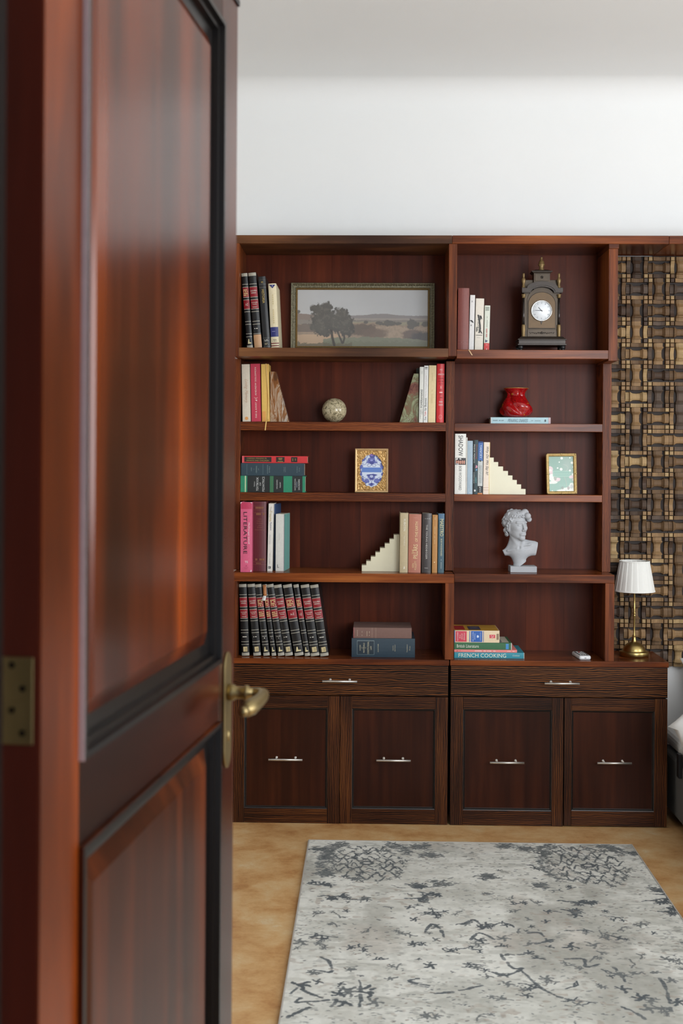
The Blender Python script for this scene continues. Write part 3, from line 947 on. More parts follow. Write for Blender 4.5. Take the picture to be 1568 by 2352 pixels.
# ---- second row, wide bookcase
Y2 = 4.732
pixel_book('cream book with faint handwritten title and an orange dot on its spine', 557, 575.5, 837, 970, Y2, zs2a, .098, (214, 204, 186), 1.3,
           [('t', 'Loving Memory', .5, .47, .42, .5, 'down', (196, 164, 138), .5), ('poly', [(.5 + .21 * math.cos(a), .945 + .03 * math.sin(a)) for a in [2 * PI * k / 12 for k in range(12)]], (222, 158, 92))], hard=False)
pixel_book('deep pink book with white small-capital title between the cream and yellow books', 577.5, 599.3, 836, 970, Y2, zs2a, .098, (190, 52, 76), 1.4,
           [('t', 'ANDREW SOLOMON', .5, .305, .49, .17, 'up', (236, 214, 206)), ('s', .585, .589, (236, 214, 206), .3, .7), ('poly', [(.42, .635), (.62, .625), (.62, .648)], (240, 232, 226)), ('s', .605, .612, (240, 232, 226), .42, .6), ('t', 'FAR & AWAY', .5, .80, .27, .17, 'up', (236, 214, 206))], hard=False)
yb_ = pixel_book('yellow notebook with an elastic strap and ribbon marker', 601.5, 619, 836.5, 970, Y2, zs2a, .098, (224, 184, 96), 1.3, [('b', .82, .995, (222, 160, 84), .02, .5)], rough=.6, bulge=.001)
bh = Zp(610, 836.5, Y2) - zs2a
MB().box(.0228, .0258, -.0016, .085, .001, bh - .001).build('elastic_strap', cov((206, 150, 62)), yb_)
mb = MB(); xr_ = .0215
q = [(xr_ - .004, .02, bh + .001), (xr_ - .001, -.003, bh + .001), (xr_ + .005, -.0045, bh * .6), (xr_ + .007, -.0045, bh * .4), (xr_ + .003, -.0045, .01), (xr_ - .001, -.035, -.0005), (xr_ - .003, -.036, -.012), (xr_ - .006, -.036, -.036)]
vs = []
for x, y, z in q: vs += [(x - .002, y, z), (x + .002, y - .0003, z)]
o = mb.add(vs, [(2 * i, 2 * i + 1, 2 * i + 3, 2 * i + 2) for i in range(len(q) - 1)]).build('ribbon_marker', cov((232, 196, 120)), yb_)
o.modifiers.new('thick', 'SOLIDIFY').thickness = .0005

pixel_book('slim white paperback on dog breeding, next to the green onyx wedge', 962, 971, 843, 970, Y2, zs2a, .098, (222, 222, 214), -.6,
           [('t', 'POMERANIANS', .55, .57, .33, .5, 'up', (30, 30, 30)), ('t', 'A NEW OWNER\'S', .3, .85, .17, .22, 'up', (60, 60, 60)), ('t', 'GUIDE TO', .72, .81, .09, .24, 'up', (60, 60, 60)), ('t', 'T.F.H.', .55, .1, .05, .22, 'up', (60, 60, 60))], hard=False)
pixel_book('slim white business paperback with red word in its spine title', 972, 981.5, 840, 970, Y2, zs2a, .098, (226, 226, 222), -.6,
           [('t', 'You', .42, .93, .06, .5, 'up', (40, 40, 44)), ('t', 'Tube', .42, .845, .08, .42, 'up', (206, 44, 52)), ('t', 'for Business', .42, .68, .22, .5, 'up', (40, 40, 44)), ('t', 'Online Video Marketing for Any Business', .5, .36, .38, .18, 'up', (150, 120, 140))] + dashes(.2, .8, .035, (60, 60, 60), .016, 4, 1) + dashes(.2, .8, .06, (60, 60, 60), .008, 4, 1), hard=False)
pixel_book('plain pale yellow paperback beside the bright red hardcover', 982.8, 999.5, 839.5, 970, Y2, zs2a, .098, (222, 202, 156), -.6, vdashes(.5, .13, .28, (206, 184, 136), .1, 8, 1) + vdashes(.5, .42, .66, (206, 184, 136), .1, 12, 2), hard=False)
pixel_book('bright red hardcover with stacked white and dark red lettering by the divider post', 1001.5, 1019, 836, 970, Y2, zs2a, .098, (206, 44, 48), -.4,
           [('t', 'AGE', .52, .10, .34, .028, 'across', (240, 210, 204)), ('t', 'of', .52, .14, .14, .016, 'across', (240, 210, 204)), ('t', 'AMBITION', .55, .18, .8, .028, 'across', (240, 210, 204)),
            ('t', 'CHASING', .55, .25, .74, .024, 'across', (140, 22, 26)), ('t', 'FORTUNE,', .55, .30, .74, .024, 'across', (140, 22, 26)), ('t', 'TRUTH,', .55, .345, .56, .024, 'across', (140, 22, 26)), ('poly', [(.52, .42), (.58, .42), (.58, .38), (.52, .38)], (240, 214, 208)), ('t', 'FAITH', .55, .445, .44, .022, 'across', (140, 22, 26)), ('s', .48, .493, (240, 214, 208), .36, .76), ('t', 'NEW', .55, .523, .36, .024, 'across', (140, 22, 26)), ('t', 'CHINA', .55, .575, .5, .024, 'across', (140, 22, 26)),
            ('t', 'EVAN', .55, .648, .44, .03, 'across', (240, 220, 214)), ('t', 'OSNOS', .55, .698, .56, .03, 'across', (240, 220, 214)), ('t', 'O', .52, .905, .5, .08, 'across', (226, 120, 116)), ('t', 'S', .52, .905, .2, .04, 'across', (226, 120, 116))], rough=.4)
pixel_book('dark grey green booklet mostly hidden behind the green onyx wedge', 955.5, 961.5, 846, 970, 4.80, zs2a, .05, (62, 66, 58), 0, hard=False)

# ---- third row, wide bookcase: three lying flat
Y3 = 4.723
zz = zs3a
SGR = (30, 128, 92)
_, zz = lying_book('thick green and black medical textbook, bottom of the stack of three', 552, 700.5, 1094, 1131.5, Y3, zz, .105, (36, 132, 98),
                   [('b', .105, .455, (26, 30, 30)), ('b', .51, .665, (26, 30, 30)), ('b', .80, .958, (26, 30, 30)), ('s', .068, .084, (196, 214, 172)), ('s', .46, .505, (58, 110, 74)),
                    ('t', 'Nelson', .5, .215, .3, .018, 'across', (200, 202, 200)), ('t', 'TEXTBOOK', .5, .262, .84, .034, 'across', (206, 208, 206)), ('t', 'OF', .5, .307, .2, .022, 'across', (206, 208, 206)), ('t', 'PEDIATRICS', .5, .355, .9, .034, 'across', (206, 208, 206)),
                    ('t', 'VAUGHAN', .48, .565, .56, .020, 'across', (206, 208, 206)), ('t', 'McKAY', .46, .615, .34, .020, 'across', (206, 208, 206)), ('t', 'NINTH EDITION', .48, .845, .7, .016, 'across', (216, 218, 216)), ('s', .868, .874, (150, 160, 180), .3, .66), ('t', 'SAUNDERS', .48, .905, .66, .022, 'across', (216, 218, 216))], group='hardcovers stacked flat on the left', bulge=.0008)
gb = Y3
_, zz = lying_book('dark navy hardcover with faint gilt box, middle of the stack of three', 553, 698.7, 1064.5, 1093.5, Y3 + .001, zz, .104, (38, 60, 72),
                   [('s', .093, .097, (104, 128, 130), .1, .92), ('s', .345, .349, (104, 128, 130), .1, .92)] + [('t', w_, .5, v, l_, s_, 'across', (130, 150, 148)) for w_, v, l_, s_ in (('CASES', .165, .3, .014), ('ON', .205, .1, .01), ('CRIMINAL', .245, .6, .018), ('LAW', .278, .14, .014), ('ANDERSEN', .42, .7, .014), ('KIMBLE', .45, .5, .014), ('1967', .68, .4, .010), ('EDITION', .70, .4, .01), ('Foundation', .885, .5, .012), ('Press', .92, .3, .012))], group='hardcovers stacked flat on the left', bulge=.001)
_, zz = lying_book('red hardcover with black title panels, topmost of the stack of three', 555.5, 706, 1046.5, 1062.5, Y3 + .001, zz, .10, (200, 44, 48),
                   [('b', .036, .45, (34, 26, 24), .14, .86), ('b', .52, .65, (34, 26, 24), .14, .86), ('b', .75, .845, (34, 26, 24), .14, .86), ('s', .0, .032, (206, 84, 88)),
                    ('t', 'CARDIAC IMAGING IN', .66, .225, .30, .2, 'down', (170, 140, 76)), ('t', 'INFANTS AND CHILDREN', .34, .24, .34, .2, 'down', (170, 140, 76))] + dashes(.62, .76, .585, (170, 140, 76), .06, 1, 1) + dashes(.44, .56, .585, (170, 140, 76), .05, 1, 1) + dashes(.2, .3, .585, (170, 140, 76), .08, 1, 1) + dashes(.3, .7, .775, (170, 140, 76), .01, 3, 1) + dashes(.36, .7, .815, (170, 140, 76), .01, 2, 1), group='hardcovers stacked flat on the left', bulge=.0006)

# ---- third row, narrow bookcase
Y3b = 4.734
pixel_book('tall white hardcover with bold black spine title and a photo strip', 1043.5, 1068.8, 996.5, 1134, Y3b, rs3a, .1, (232, 232, 226), -.2,
           [('t', 'SHADOW', .52, .20, .34, .40, 'down', (24, 24, 26)), ('t', 'BOB WOODWARD', .5, .735, .40, .24, 'down', (112, 112, 110)), ('b', .40, .515, (34, 28, 28), .05, .99)] + [('poly', [(.12 + k * .17, .50), (.20 + k * .17, .505), (.24 + k * .17, .46), (.18 + k * .17, .435), (.10 + k * .17, .46)], (214, 152, 130)) for k in range(5)] + [('poly', [(.08, .44), (.25, .43), (.3, .405), (.1, .405)], (206, 204, 200)), ('poly', [(.4, .425), (.6, .43), (.55, .405), (.42, .405)], (196, 196, 196)), ('poly', [(.1, .512), (.4, .512), (.3, .495), (.12, .49)], (180, 184, 190))], bulge=.0015)
pixel_book('very thin white booklet squeezed beside the tall white hardcover', 1069.4, 1072, 1005, 1134, Y3b + .002, rs3a, .10, (222, 220, 212), -.2, hard=False)
pixel_book('plain pale blue grey book', 1072.6, 1084.6, 1012.6, 1134, Y3b, rs3a, .10, (164, 184, 198), -.1, [('poly', [(.4, .975), (.56, .955), (.6, .98)], (226, 230, 232))] + vdashes(.5, .05, .24, (180, 200, 214), .16, 9, 1) + vdashes(.5, .72, .92, (180, 200, 214), .16, 9, 1), hard=False)
pixel_book('dark teal paperback with white and red spine lettering', 1085.3, 1096, 1010.8, 1134, Y3b, rs3a, .10, (42, 66, 72), -.5,
           [('b', .0, .999, (26, 32, 34), .0, .36), ('t', 'FRANK PERETTI', .2, .25, .34, .26, 'down', (206, 210, 206)), ('t', 'Piercing', .66, .22, .26, .26, 'down', (170, 44, 54)), ('poly', [(.5, .52), (.9, .51), (.95, .48), (.6, .46)], (206, 140, 160)), ('poly', [(.55, .57), (.85, .56), (.9, .535), (.6, .535)], (90, 150, 190)), ('t', 'LIGHT', .62, .74, .1, .3, 'down', (110, 180, 180)), ('t', 'DARKNESS', .2, .70, .2, .2, 'down', (180, 186, 184)), ('poly', [(.25, .95), (.62, .95), (.62, .915), (.25, .915)], (214, 214, 212))], hard=False)
pixel_book('blue topped grey paperback with an orange foot on its spine', 1096.4, 1107.4, 1014, 1134, Y3b, rs3a, .10, (196, 200, 198), -.5,
           [('b', .0, .37, (64, 104, 170)), ('b', .0, .028, (76, 74, 140)), ('b', .845, .975, (34, 36, 38)), ('b', .977, .999, (222, 132, 62)), ('t', 'YANCEY', .55, .195, .255, .42, 'down', (210, 224, 236)), ('poly', [(.25, .38), (.62, .385), (.7, .36), (.4, .355)], (40, 50, 40)), ('t', 'WHAT\'S SO AMAZING', .68, .62, .34, .2, 'down', (130, 136, 134)), ('t', 'ABOUT GRACE?', .36, .62, .34, .2, 'down', (130, 136, 134)), ('t', 'grace', .45, .91, .1, .3, 'down', (222, 222, 220))], hard=False)
pixel_book('cream book with black script title, leaning on the step bookend', 1109, 1123, 1016, 1134, Y3b, rs3a, .10, (236, 220, 204), -.6,
           [('t', 'Why Do We Say It?', .56, .36, .54, .52, 'down', (44, 40, 44), .4), ('s', .868, .874, (190, 140, 122)), ('s', .912, .918, (190, 140, 122)), ('s', .0, .999, (238, 214, 150), .9, 1.0)], hard=False)

# ---- fourth row, wide bookcase
pixel_book('bright pink thick literature textbook with black block lettering', 551.8, 578.4, 1153.5, 1317, 4.615, zs4a, .2, (214, 96, 130), .2,
           [('b', .005, .098, (190, 56, 92), .03, .97), ('t', 'LITERATURE', .42, .44, .60, .31, 'down', (36, 28, 32)), ('t', 'McDougal Littell', .72, .445, .30, .16, 'down', (240, 226, 230)), ('t', 'TE', .52, .855, .28, .030, 'across', (240, 226, 230)), ('t', 'McDOUGAL', .5, .935, .4, .008, 'across', (150, 50, 78)), ('t', 'LITTELL', .5, .952, .28, .008, 'across', (150, 50, 78)), ('poly', [(.42, .92), (.52, .90), (.6, .922), (.52, .912)], (150, 50, 78)),
            ('poly', [(.0, .025), (.0, .003), (.14, .003), (.08, .012)], (236, 220, 224)), ('poly', [(.99, .02), (.99, .003), (.82, .003), (.92, .012)], (236, 220, 224)), ('poly', [(.84, .985), (.95, .965), (.98, .985), (.9, .998)], (236, 224, 226))], rough=.35, bulge=.002)
pixel_book('large maroon leather reference book with dull gilt bands beside the pink textbook', 580.4, 610.8, 1152, 1314, 4.655, zs4a, .2, (94, 34, 42), .2,
           [('s', .062, .066, (126, 74, 58)), ('s', .118, .122, (126, 74, 58)), ('s', .16, .164, (126, 74, 58))] + dashes(.2, .9, .09, (140, 92, 62), .03, 9, 1) + dashes(.25, .9, .18, (140, 92, 62), .03, 9, 3) + [('t', w_, .52, v, l_, .016, 'across', (140, 88, 74)) for w_, v, l_ in (('with', .25, .3), ('Hebrew', .28, .44), ('Aramaic', .31, .5), ('and', .34, .2), ('Greek', .37, .4), ('Dictionaries', .405, .74))] + dashes(.2, .9, .83, (140, 92, 62), .03, 9, 2) + [('s', .86, .864, (126, 74, 58)), ('s', .90, .904, (126, 74, 58))] + dashes(.25, .8, .885, (126, 78, 58), .02, 7, 3), rough=.4)
pixel_book('white paperback with a gold and blue spine title, pages fanned', 613.5, 624.5, 1157, 1314, 4.655, zs4a, .14, (222, 220, 212), -.9,
           [('t', 'The', .48, .075, .07, .3, 'down', (170, 166, 150)), ('t', 'Trauma', .5, .185, .16, .5, 'down', (180, 164, 96)), ('t', 'System', .52, .335, .12, .42, 'down', (60, 76, 110)), ('t', 'stories', .5, .53, .14, .4, 'down', (196, 198, 196)), ('t', 'Lyle F. Arroyo', .5, .81, .16, .2, 'down', (130, 130, 128)), ('poly', [(.2, .96), (.7, .96), (.7, .925), (.2, .925)], (70, 74, 74)), ('poly', [(.32, .952), (.44, .952), (.44, .932), (.32, .932)], (220, 220, 216))], hard=False)
pixel_book('dark blue book set back between the white paperback and the teal covered book', 628.8, 631.2, 1158, 1312, 4.70, zs4a, .12, (44, 70, 108), 0, hard=False, yaw=-math.radians(6.5))
mt = pixel_book('white spined book with a teal front cover turned into view', 632.6, 651.8, 1180.8, 1312.5, 4.672, zs4a, .125, (214, 214, 208), 0,
                [('poly', [(.2, .94), (.42, .94), (.42, .93), (.28, .93), (.28, .885), (.2, .885)], (130, 130, 130))] + vdashes(.45, .34, .46, (196, 196, 192), .07, 8, 1) + [('s', 0, 1, (196, 190, 196), .94, 1.0)], bulge=.0006, yaw=-math.radians(6), hard=False)
tb = P(651.8, 1312, 4.672).x - P(632, 1312, 4.672).x; th = Zp(640, 1180.8, 4.672) - zs4a
MB().add([(tb + .0003, .0012, .001), (tb + .0003, .1245, .001), (tb + .0003, .1245, th - .001), (tb + .0003, .0012, th - .001)], [(0, 1, 2, 3)]).build('front_cover_print', cov((116, 176, 168), .4), mt)

Y4b = 4.645
pixel_book('beige hardcover with white spine title beside the pale step bookend', 917.5, 935.8, 1178.5, 1314, Y4b, zs4a, .14, (184, 168, 134), -.3, [('t', 'RUBICON', .55, .2, .2, .26, 'down', (226, 222, 208)), ('t', 'Tom Holland', .55, .46, .16, .16, 'down', (222, 216, 200)), ('poly', [(.45, .94), (.55, .88), (.6, .9), (.66, .93)], (222, 216, 200))], bulge=.0015)
pixel_book('thick salmon hardcover with pale gothic lettering', 936.8, 965.5, 1181, 1314, Y4b, zs4a, .14, (176, 112, 92), -.6,
           [('t', 'OF THE EARTH', .62, .30, .34, .22, 'up', (226, 200, 150)), ('t', 'PILLARS', .56, .635, .24, .34, 'up', (226, 204, 156)), ('t', 'THE', .36, .64, .08, .16, 'up', (226, 200, 150)), ('t', 'KEN', .38, .875, .07, .14, 'up', (226, 200, 150)), ('t', 'FOLLETT', .58, .875, .15, .16, 'up', (226, 200, 150)), ('s', .06, .064, (206, 160, 140), .36, .66)], bulge=.0025)
pixel_book('charcoal hardcover in clear jacket with white spine title', 967.5, 989, 1179, 1314, Y4b, zs4a, .14, (66, 60, 58), -.6,
           [('t', 'THE YOUNG HEIDEGGER', .5, .48, .58, .17, 'down', (196, 192, 186)), ('t', 'van Buren', .54, .09, .58, .012, 'across', (200, 198, 192)), ('t', 'Indiana', .5, .918, .36, .014, 'across', (200, 198, 192)), ('s', 0, 1, (92, 86, 84), .9, .93)], rough=.25, bulge=.002)
pixel_book('slim mustard hardcover between the charcoal and blue books', 991.5, 1003.5, 1183, 1314, Y4b, zs4a, .13, (178, 128, 70), -.3, vdashes(.45, .2, .52, (214, 180, 126), .12, 20, 1) + vdashes(.45, .04, .09, (214, 180, 126), .14, 3, 1) + [('poly', [(.35, .825), (.55, .825), (.55, .805), (.35, .805)], (220, 196, 150))], bulge=.001)
pixel_book('blue green hardcover with cream lettering beside the divider post', 1005.2, 1019, 1180, 1314, Y4b, zs4a, .14, (64, 92, 104), -.3,
           [('b', 0, .10, (74, 108, 136)), ('t', 'MAESTRO', .55, .235, .29, .56, 'down', (214, 208, 160)), ('t', 'BOB WOODWARD', .52, .57, .29, .26, 'down', (208, 204, 164))] + vdashes(.52, .77, .93, (176, 184, 180), .1, 14, 2) + [], bulge=.001)

# ---- fifth row, wide bookcase: the encyclopedia row
Y5 = 4.645
fx = lambda x: 530 + x / 6.533
E5 = 'encyclopedia volumes in the bottom row'
ROW = [(150, 275, 95, 1175, 75, 'A', '20'), (340, 460, 245, 1170, 75, 'A', '1'), (490, 585, 360, 1170, 80, 'B', '1'), (615, 700, 470, 1170, 82, 'B', '2'), (710, 808, 540, 1165, 82, 'B', '3'),
       (818, 935, 640, 1180, 92, 'A', '5'), (962, 1097, 778, 1168, 90, 'B', 'A-Z'), (1112, 1192, 935, 1168, 85, 'B', 'I-Z'), (1203, 1332, 1042, 1182, 90, 'A', '8'), (1345, 1470, 1185, 1178, 92, 'A', '10')]
ordn = ['first encyclopedia volume in the bottom row, next to the bookcase side', 'second encyclopedia volume from the bookcase side in the bottom row', 'third encyclopedia volume in the bottom row, just before the tan strap bookmark',
        'narrow encyclopedia volume in the bottom row under the tan strap bookmark', 'slim encyclopedia volume in the bottom row, just after the one under the tan bookmark', 'sixth encyclopedia volume in the bottom row, before the thick A-Z one',
        'thickest encyclopedia volume in the bottom row, marked A-Z', 'thin encyclopedia volume in the bottom row marked I-Z', 'last but one encyclopedia volume in the bottom row, towards the brown book', 'last encyclopedia volume in the bottom row, its dark cover facing the brown book']
bookmark_at = None
def elements(b0, b1, t0, yb0, yt0):
    ln = math.degrees(math.atan2(b0 - t0, yb0 - yt0)) + .35
    return P(fx(b0), 1510, Y5).x, P(fx(b1), 1510, Y5).x, math.radians(ln)


spots = [elements(*r[:5]) for r in ROW]
spots[0] = (spots[0][0] + .0042, spots[0][1] + .001, spots[0][2] - .008)
for k, ((b0, b1, t0, yb0, yt0, kd, vol), lb) in enumerate(zip(ROW, ordn)):
    xa, xb, an = spots[k]
    t = (xb - xa) * math.cos(an)
    hh = (Zp(fx(t0), 1330 + yt0 / 6.533, Y5) - zt1) / math.cos(an)
    if k < 9:                                         # never thicker than the gap to the next volume
        na = spots[k + 1][2]; nx = spots[k + 1][0]
        for z in (.004, hh * .5, hh * .97):
            lim = (nx - math.tan(na) * z) - (xa - math.tan(an) * z)
            t = min(t, lim * math.cos(an) - .0007)
    make_book(lb, t, hh, .2, BLK, (xa, Y5, zt1 + .0005), (0, -an, 0), ency(kd, vol), group=E5, rough=.33)
# strap bookmark hanging out of the row
bm_ = thing('bookmark', 'tan strap bookmark with a white end sticking out over the encyclopedias', 'bookmark', P(fx(510), 1330 + 250 / 6.533, Y5 - .009))
w_ = .0062
def strap(z0, z1, xa, xb, y0, y1, m, nm):
    mb = MB(); n = 6; vs = []
    for k in range(n):
        f = k / (n - 1)
        for s in (-1, 1):
            vs.append((xa + (xb - xa) * f + s * w_ * (1 if nm == 'strap' else 1 + .25 * f), y0 + (y1 - y0) * f + .001 * math.sin(f * 6), z0 + (z1 - z0) * f))
    o = mb.add(vs, [(2 * i, 2 * i + 1, 2 * i + 3, 2 * i + 2) for i in range(n - 1)], 0, True).build(nm, m, bm_)
    o.modifiers.new('thick', 'SOLIDIFY').thickness = .0016
strap(.042, 0, -.002, .001, .006, -.001, cov((180, 116, 66)), 'strap')
strap(.001, -.019, 0, -.005, -.002, -.006, cov((214, 212, 208)), 'white_end')

zz = zt1
_, zz = lying_book('dark blue law book lying flat under the worn brown book', 807, 952.5, 1466.5, 1510, 4.645, zz, .19, (34, 54, 67),
                   [('s', .087, .090, (150, 164, 164), .14, .88), ('s', .354, .357, (150, 164, 164), .14, .88), ('b', .092, .352, (26, 43, 55), .16, .86), ('poly', [(.86, .088), (.88, .088), (.88, .356), (.86, .356)], (150, 164, 164)), ('poly', [(.14, .088), (.155, .088), (.155, .356), (.14, .356)], (104, 124, 128))] +
                   [('t', a, .5, v, l_, s_, 'across', (196, 190, 160)) for a, v, l_, s_ in (('CASES', .135, .3, .018), ('AND', .165, .1, .010), ('MATERIALS', .195, .52, .022), ('ON', .222, .08, .01), ('CONSTITUTIONAL', .262, .66, .026), ('LAW', .306, .2, .024), ('GUNTHER', .42, .44, .014), ('NINTH', .655, .26, .012), ('EDITION', .685, .34, .012), ('Foundation', .875, .4, .014), ('Press', .918, .22, .014))], group='two books lying flat by the encyclopedias', bulge=.002)
_, zz = lying_book('worn brown cloth book on top of the dark blue law book', 811, 945, 1442, 1466, 4.645, zz, .17, (120, 92, 84),
                   [('s', .32, .324, (168, 146, 130)), ('s', .385, .389, (168, 146, 130)), ('s', 0, .018, (140, 80, 78))] + dashes(.2, .8, .07, (160, 140, 126), .014, 6, 1) + dashes(.2, .7, .15, (160, 140, 126), .012, 6, 2) + dashes(.2, .7, .235, (176, 156, 136), .012, 5, 3) + dashes(.25, .8, .275, (176, 156, 136), .012, 5, 4), group='two books lying flat by the encyclopedias', bulge=.002, rough=.8)

# ---- fifth row, narrow bookcase: four lying flat
zz = zt1r
G4 = 'four books lying flat in the bottom right compartment'
_, zz = lying_book('teal French cookbook, bottom of the pile of four', 1042.8, 1203.5, 1499.8, 1513.3, 4.64, zz, .19, (46, 140, 158), [('t', 'FRENCH COOKING', .5, .40, .68, .66, 'down', (226, 232, 214)), ('t', 'Cookery', .5, .885, .1, .36, 'down', (206, 226, 222), .4), ('s', .993, 1, (190, 200, 196))], group=G4, bulge=.0006)
_, zz = lying_book('thin coral pink book sandwiched between the teal and green books', 1042.8, 1187, 1492.8, 1498.6, 4.641, zz, .18, (232, 134, 130), vdashes(.5, .33, .66, (246, 220, 214), .34, 24, 1) + vdashes(.5, .04, .10, (186, 84, 84), .3, 5, 2) + vdashes(.5, .84, .96, (246, 220, 214), .26, 10, 3), group=G4, hard=False, bulge=.0002)
gb, zz = lying_book('green British literature anthology under the yellow dictionary', 1042.8, 1175, 1476, 1491.6, 4.642, zz, .17, (52, 104, 68), [('t', 'British Literature', .5, .235, .38, .48, 'down', (222, 226, 210)), ('b', .895, .945, (64, 136, 196), .08, .88), ('s', .985, 1, (190, 190, 180))], group=G4, hard=False, bulge=.0003)
hgb = P(1175, 1490, 4.642).x - P(1042.8, 1490, 4.642).x; tgb = Zp(1100, 1476, 4.642) - Zp(1100, 1491.6, 4.642)
def top_print(par, t, h, d, quads, nm='cover_print'):
    """print on the upward cover of a lying book: u from head to foot, w from spine to fore-edge"""
    mb, ms = MB(), []
    for kq, (u0, u1, w0, w1, c) in enumerate(quads):
        tz = t + .0004 + .0002 * kq
        m = cov(c, .4)
        if m not in ms: ms.append(m)
        mb.add([(tz, w0 * d, h * (1 - u0)), (tz, w1 * d, h * (1 - u0)), (tz, w1 * d, h * (1 - u1)), (tz, w0 * d, h * (1 - u1))], [(0, 1, 2, 3)], ms.index(m))
    mb.build(nm, ms, par)
top_print(gb, tgb, hgb, .17, [(.02, .80, .03, .97, (70, 66, 62)), (.80, .955, .05, .97, (196, 192, 176)), (.78, .84, .1, .7, (110, 120, 128)), (.70, .78, .2, .6, (168, 158, 140))])
yd, zz2 = lying_book('thick yellow Spanish dictionary with red and blue labels, topmost of the pile', 1042.8, 1146.5, 1447.3, 1474.8, 4.643, zz, .16, (226, 204, 170),
                     [('b', .03, .275, (206, 62, 84), .06, .94), ('b', .37, .62, (44, 96, 176), .04, .96), ('s', .0, .018, (70, 90, 150)), ('s', .335, .35, (44, 96, 176), .05, .95), ('s', .64, .652, (44, 96, 176), .05, .95), ('b', .78, .905, (206, 56, 74), .38, .66)] +
                     [('t', a, .5, v, l_, .028, 'across', (240, 210, 206)) for a, v, l_ in (('DICCIONARIO', .075, .74), ('DE LA', .125, .3), ('LENGUA', .17, .5), ('ESPANOLA', .22, .6))] + [('t', 'REAL ACADEMIA', .5, .415, .78, .022, 'across', (206, 220, 240)), ('t', 'ESPANOLA', .5, .455, .5, .022, 'across', (206, 220, 240)), ('t', 'VIGESIMA EDICION', .5, .58, .7, .016, 'across', (206, 220, 240)), ('poly', [(.42, .50), (.6, .50), (.62, .53), (.5, .548), (.4, .53)], (206, 220, 240)), ('t', 'H-Z', .52, .843, .18, .07, 'across', (246, 226, 222))] + vdashes(.5, .94, .99, (120, 96, 76), .5, 2, 1), group=G4, hard=False, bulge=.0006)
hyd = P(1146.5, 1474, 4.643).x - P(1042.8, 1474, 4.643).x; tyd = Zp(1095, 1447.3, 4.643) - Zp(1095, 1474.8, 4.643)
top_print(yd, tyd, hyd, .16, [(0, .985, .006, .99, (206, 158, 56)), (.02, .25, .12, .8, (176, 40, 44)), (.33, .60, .12, .72, (58, 64, 86)), (.38, .55, .25, .6, (86, 92, 110))])
# ------------------------------------------------------------------ painted prints (colour kept on a fine surface grid)
def vnoise(h, w, cells, seed):
    r = np.random.RandomState(seed)
    ch, cw = cells
    g = r.rand(ch + 2, cw + 2)
    y = np.linspace(0, ch, h, endpoint=False); x = np.linspace(0, cw, w, endpoint=False)
    yi = y.astype(int); xi = x.astype(int); fy = y - yi; fx_ = x - xi
    fy = fy * fy * (3 - 2 * fy); fx_ = fx_ * fx_ * (3 - 2 * fx_)
    a = g[yi][:, xi]; b = g[yi][:, xi + 1]; c = g[yi + 1][:, xi]; d = g[yi + 1][:, xi + 1]
    fy = fy[:, None]; fx_ = fx_[None]
    return (a * (1 - fx_) + b * fx_) * (1 - fy) + (c * (1 - fx_) + d * fx_) * fy


def fbm(h, w, cells, seed, n=4, gain=.5):
    t = np.zeros((h, w)); a = 1; s = 0
    for k in range(n):
        t += a * vnoise(h, w, (max(1, int(cells[0] * 2 ** k)), max(1, int(cells[1] * 2 ** k))), seed + k); s += a; a *= gain
    return t / s


class Canvas:
    def __init__(self, h, w, col):
        self.h, self.w = h, w
        self.a = np.ones((h, w, 3)) * (np.array(col) / 255.)
        self.yy, self.xx = np.mgrid[0:h, 0:w]
        self.X = (self.xx + .5) / w; self.Y = (self.yy + .5) / h        # 0..1, y downwards

    def put(self, mask, col, al=1.0):
        m = (np.asarray(mask, dtype=float) * al)[..., None]
        self.a = self.a * (1 - m) + (np.array(col) / 255.) * m

    def ell(self, cx, cy, rx, ry, col, al=1, soft=0, n=None, amp=0):
        d = np.sqrt(((self.X - cx) / rx) ** 2 + ((self.Y - cy) / ry) ** 2)
        if n is not None: d = d + (n - .5) * amp
        m = (d < 1) if not soft else np.clip((1 - d) / soft + .5, 0, 1)
        self.put(m, col, al)

    def line(self, pts, wid, col, al=1, asp=1.0):
        """polyline; x in 0..1, y in 0..1, wid in x units; asp = height/width of the thing"""
        x0 = min(p[0] for p in pts) - wid; x1 = max(p[0] for p in pts) + wid
        y0 = min(p[1] for p in pts) - wid / asp; y1 = max(p[1] for p in pts) + wid / asp
        i0, i1 = max(0, int(y0 * self.h)), min(self.h, int(y1 * self.h) + 2); j0, j1 = max(0, int(x0 * self.w)), min(self.w, int(x1 * self.w) + 2)
        if i1 <= i0 or j1 <= j0: return
        X = self.X[i0:i1, j0:j1]; Y = self.Y[i0:i1, j0:j1] * asp
        d = np.full(X.shape, 9.)
        for (ax, ay), (bx, by) in zip(pts[:-1], pts[1:]):
            ay *= asp; by *= asp
            vx, vy = bx - ax, by - ay
            t = np.clip(((X - ax) * vx + (Y - ay) * vy) / max(vx * vx + vy * vy, 1e-12), 0, 1)
            d = np.minimum(d, np.hypot(X - ax - t * vx, Y - ay - t * vy))
        px = 1.0 / self.w
        m = np.clip((wid / 2 - d) / px + .5, 0, 1)[..., None] * al
        self.a[i0:i1, j0:j1] = self.a[i0:i1, j0:j1] * (1 - m) + (np.array(col) / 255.) * m

    def linear(self):
        a = np.clip(self.a, 0, 1)
        return np.where(a <= .04045, a / 12.92, ((a + .055) / 1.055) ** 2.4)


M_print = painted('printed_picture', .55, spec=.3)
M_art = painted('painted_canvas_print', .35, coat=.25)


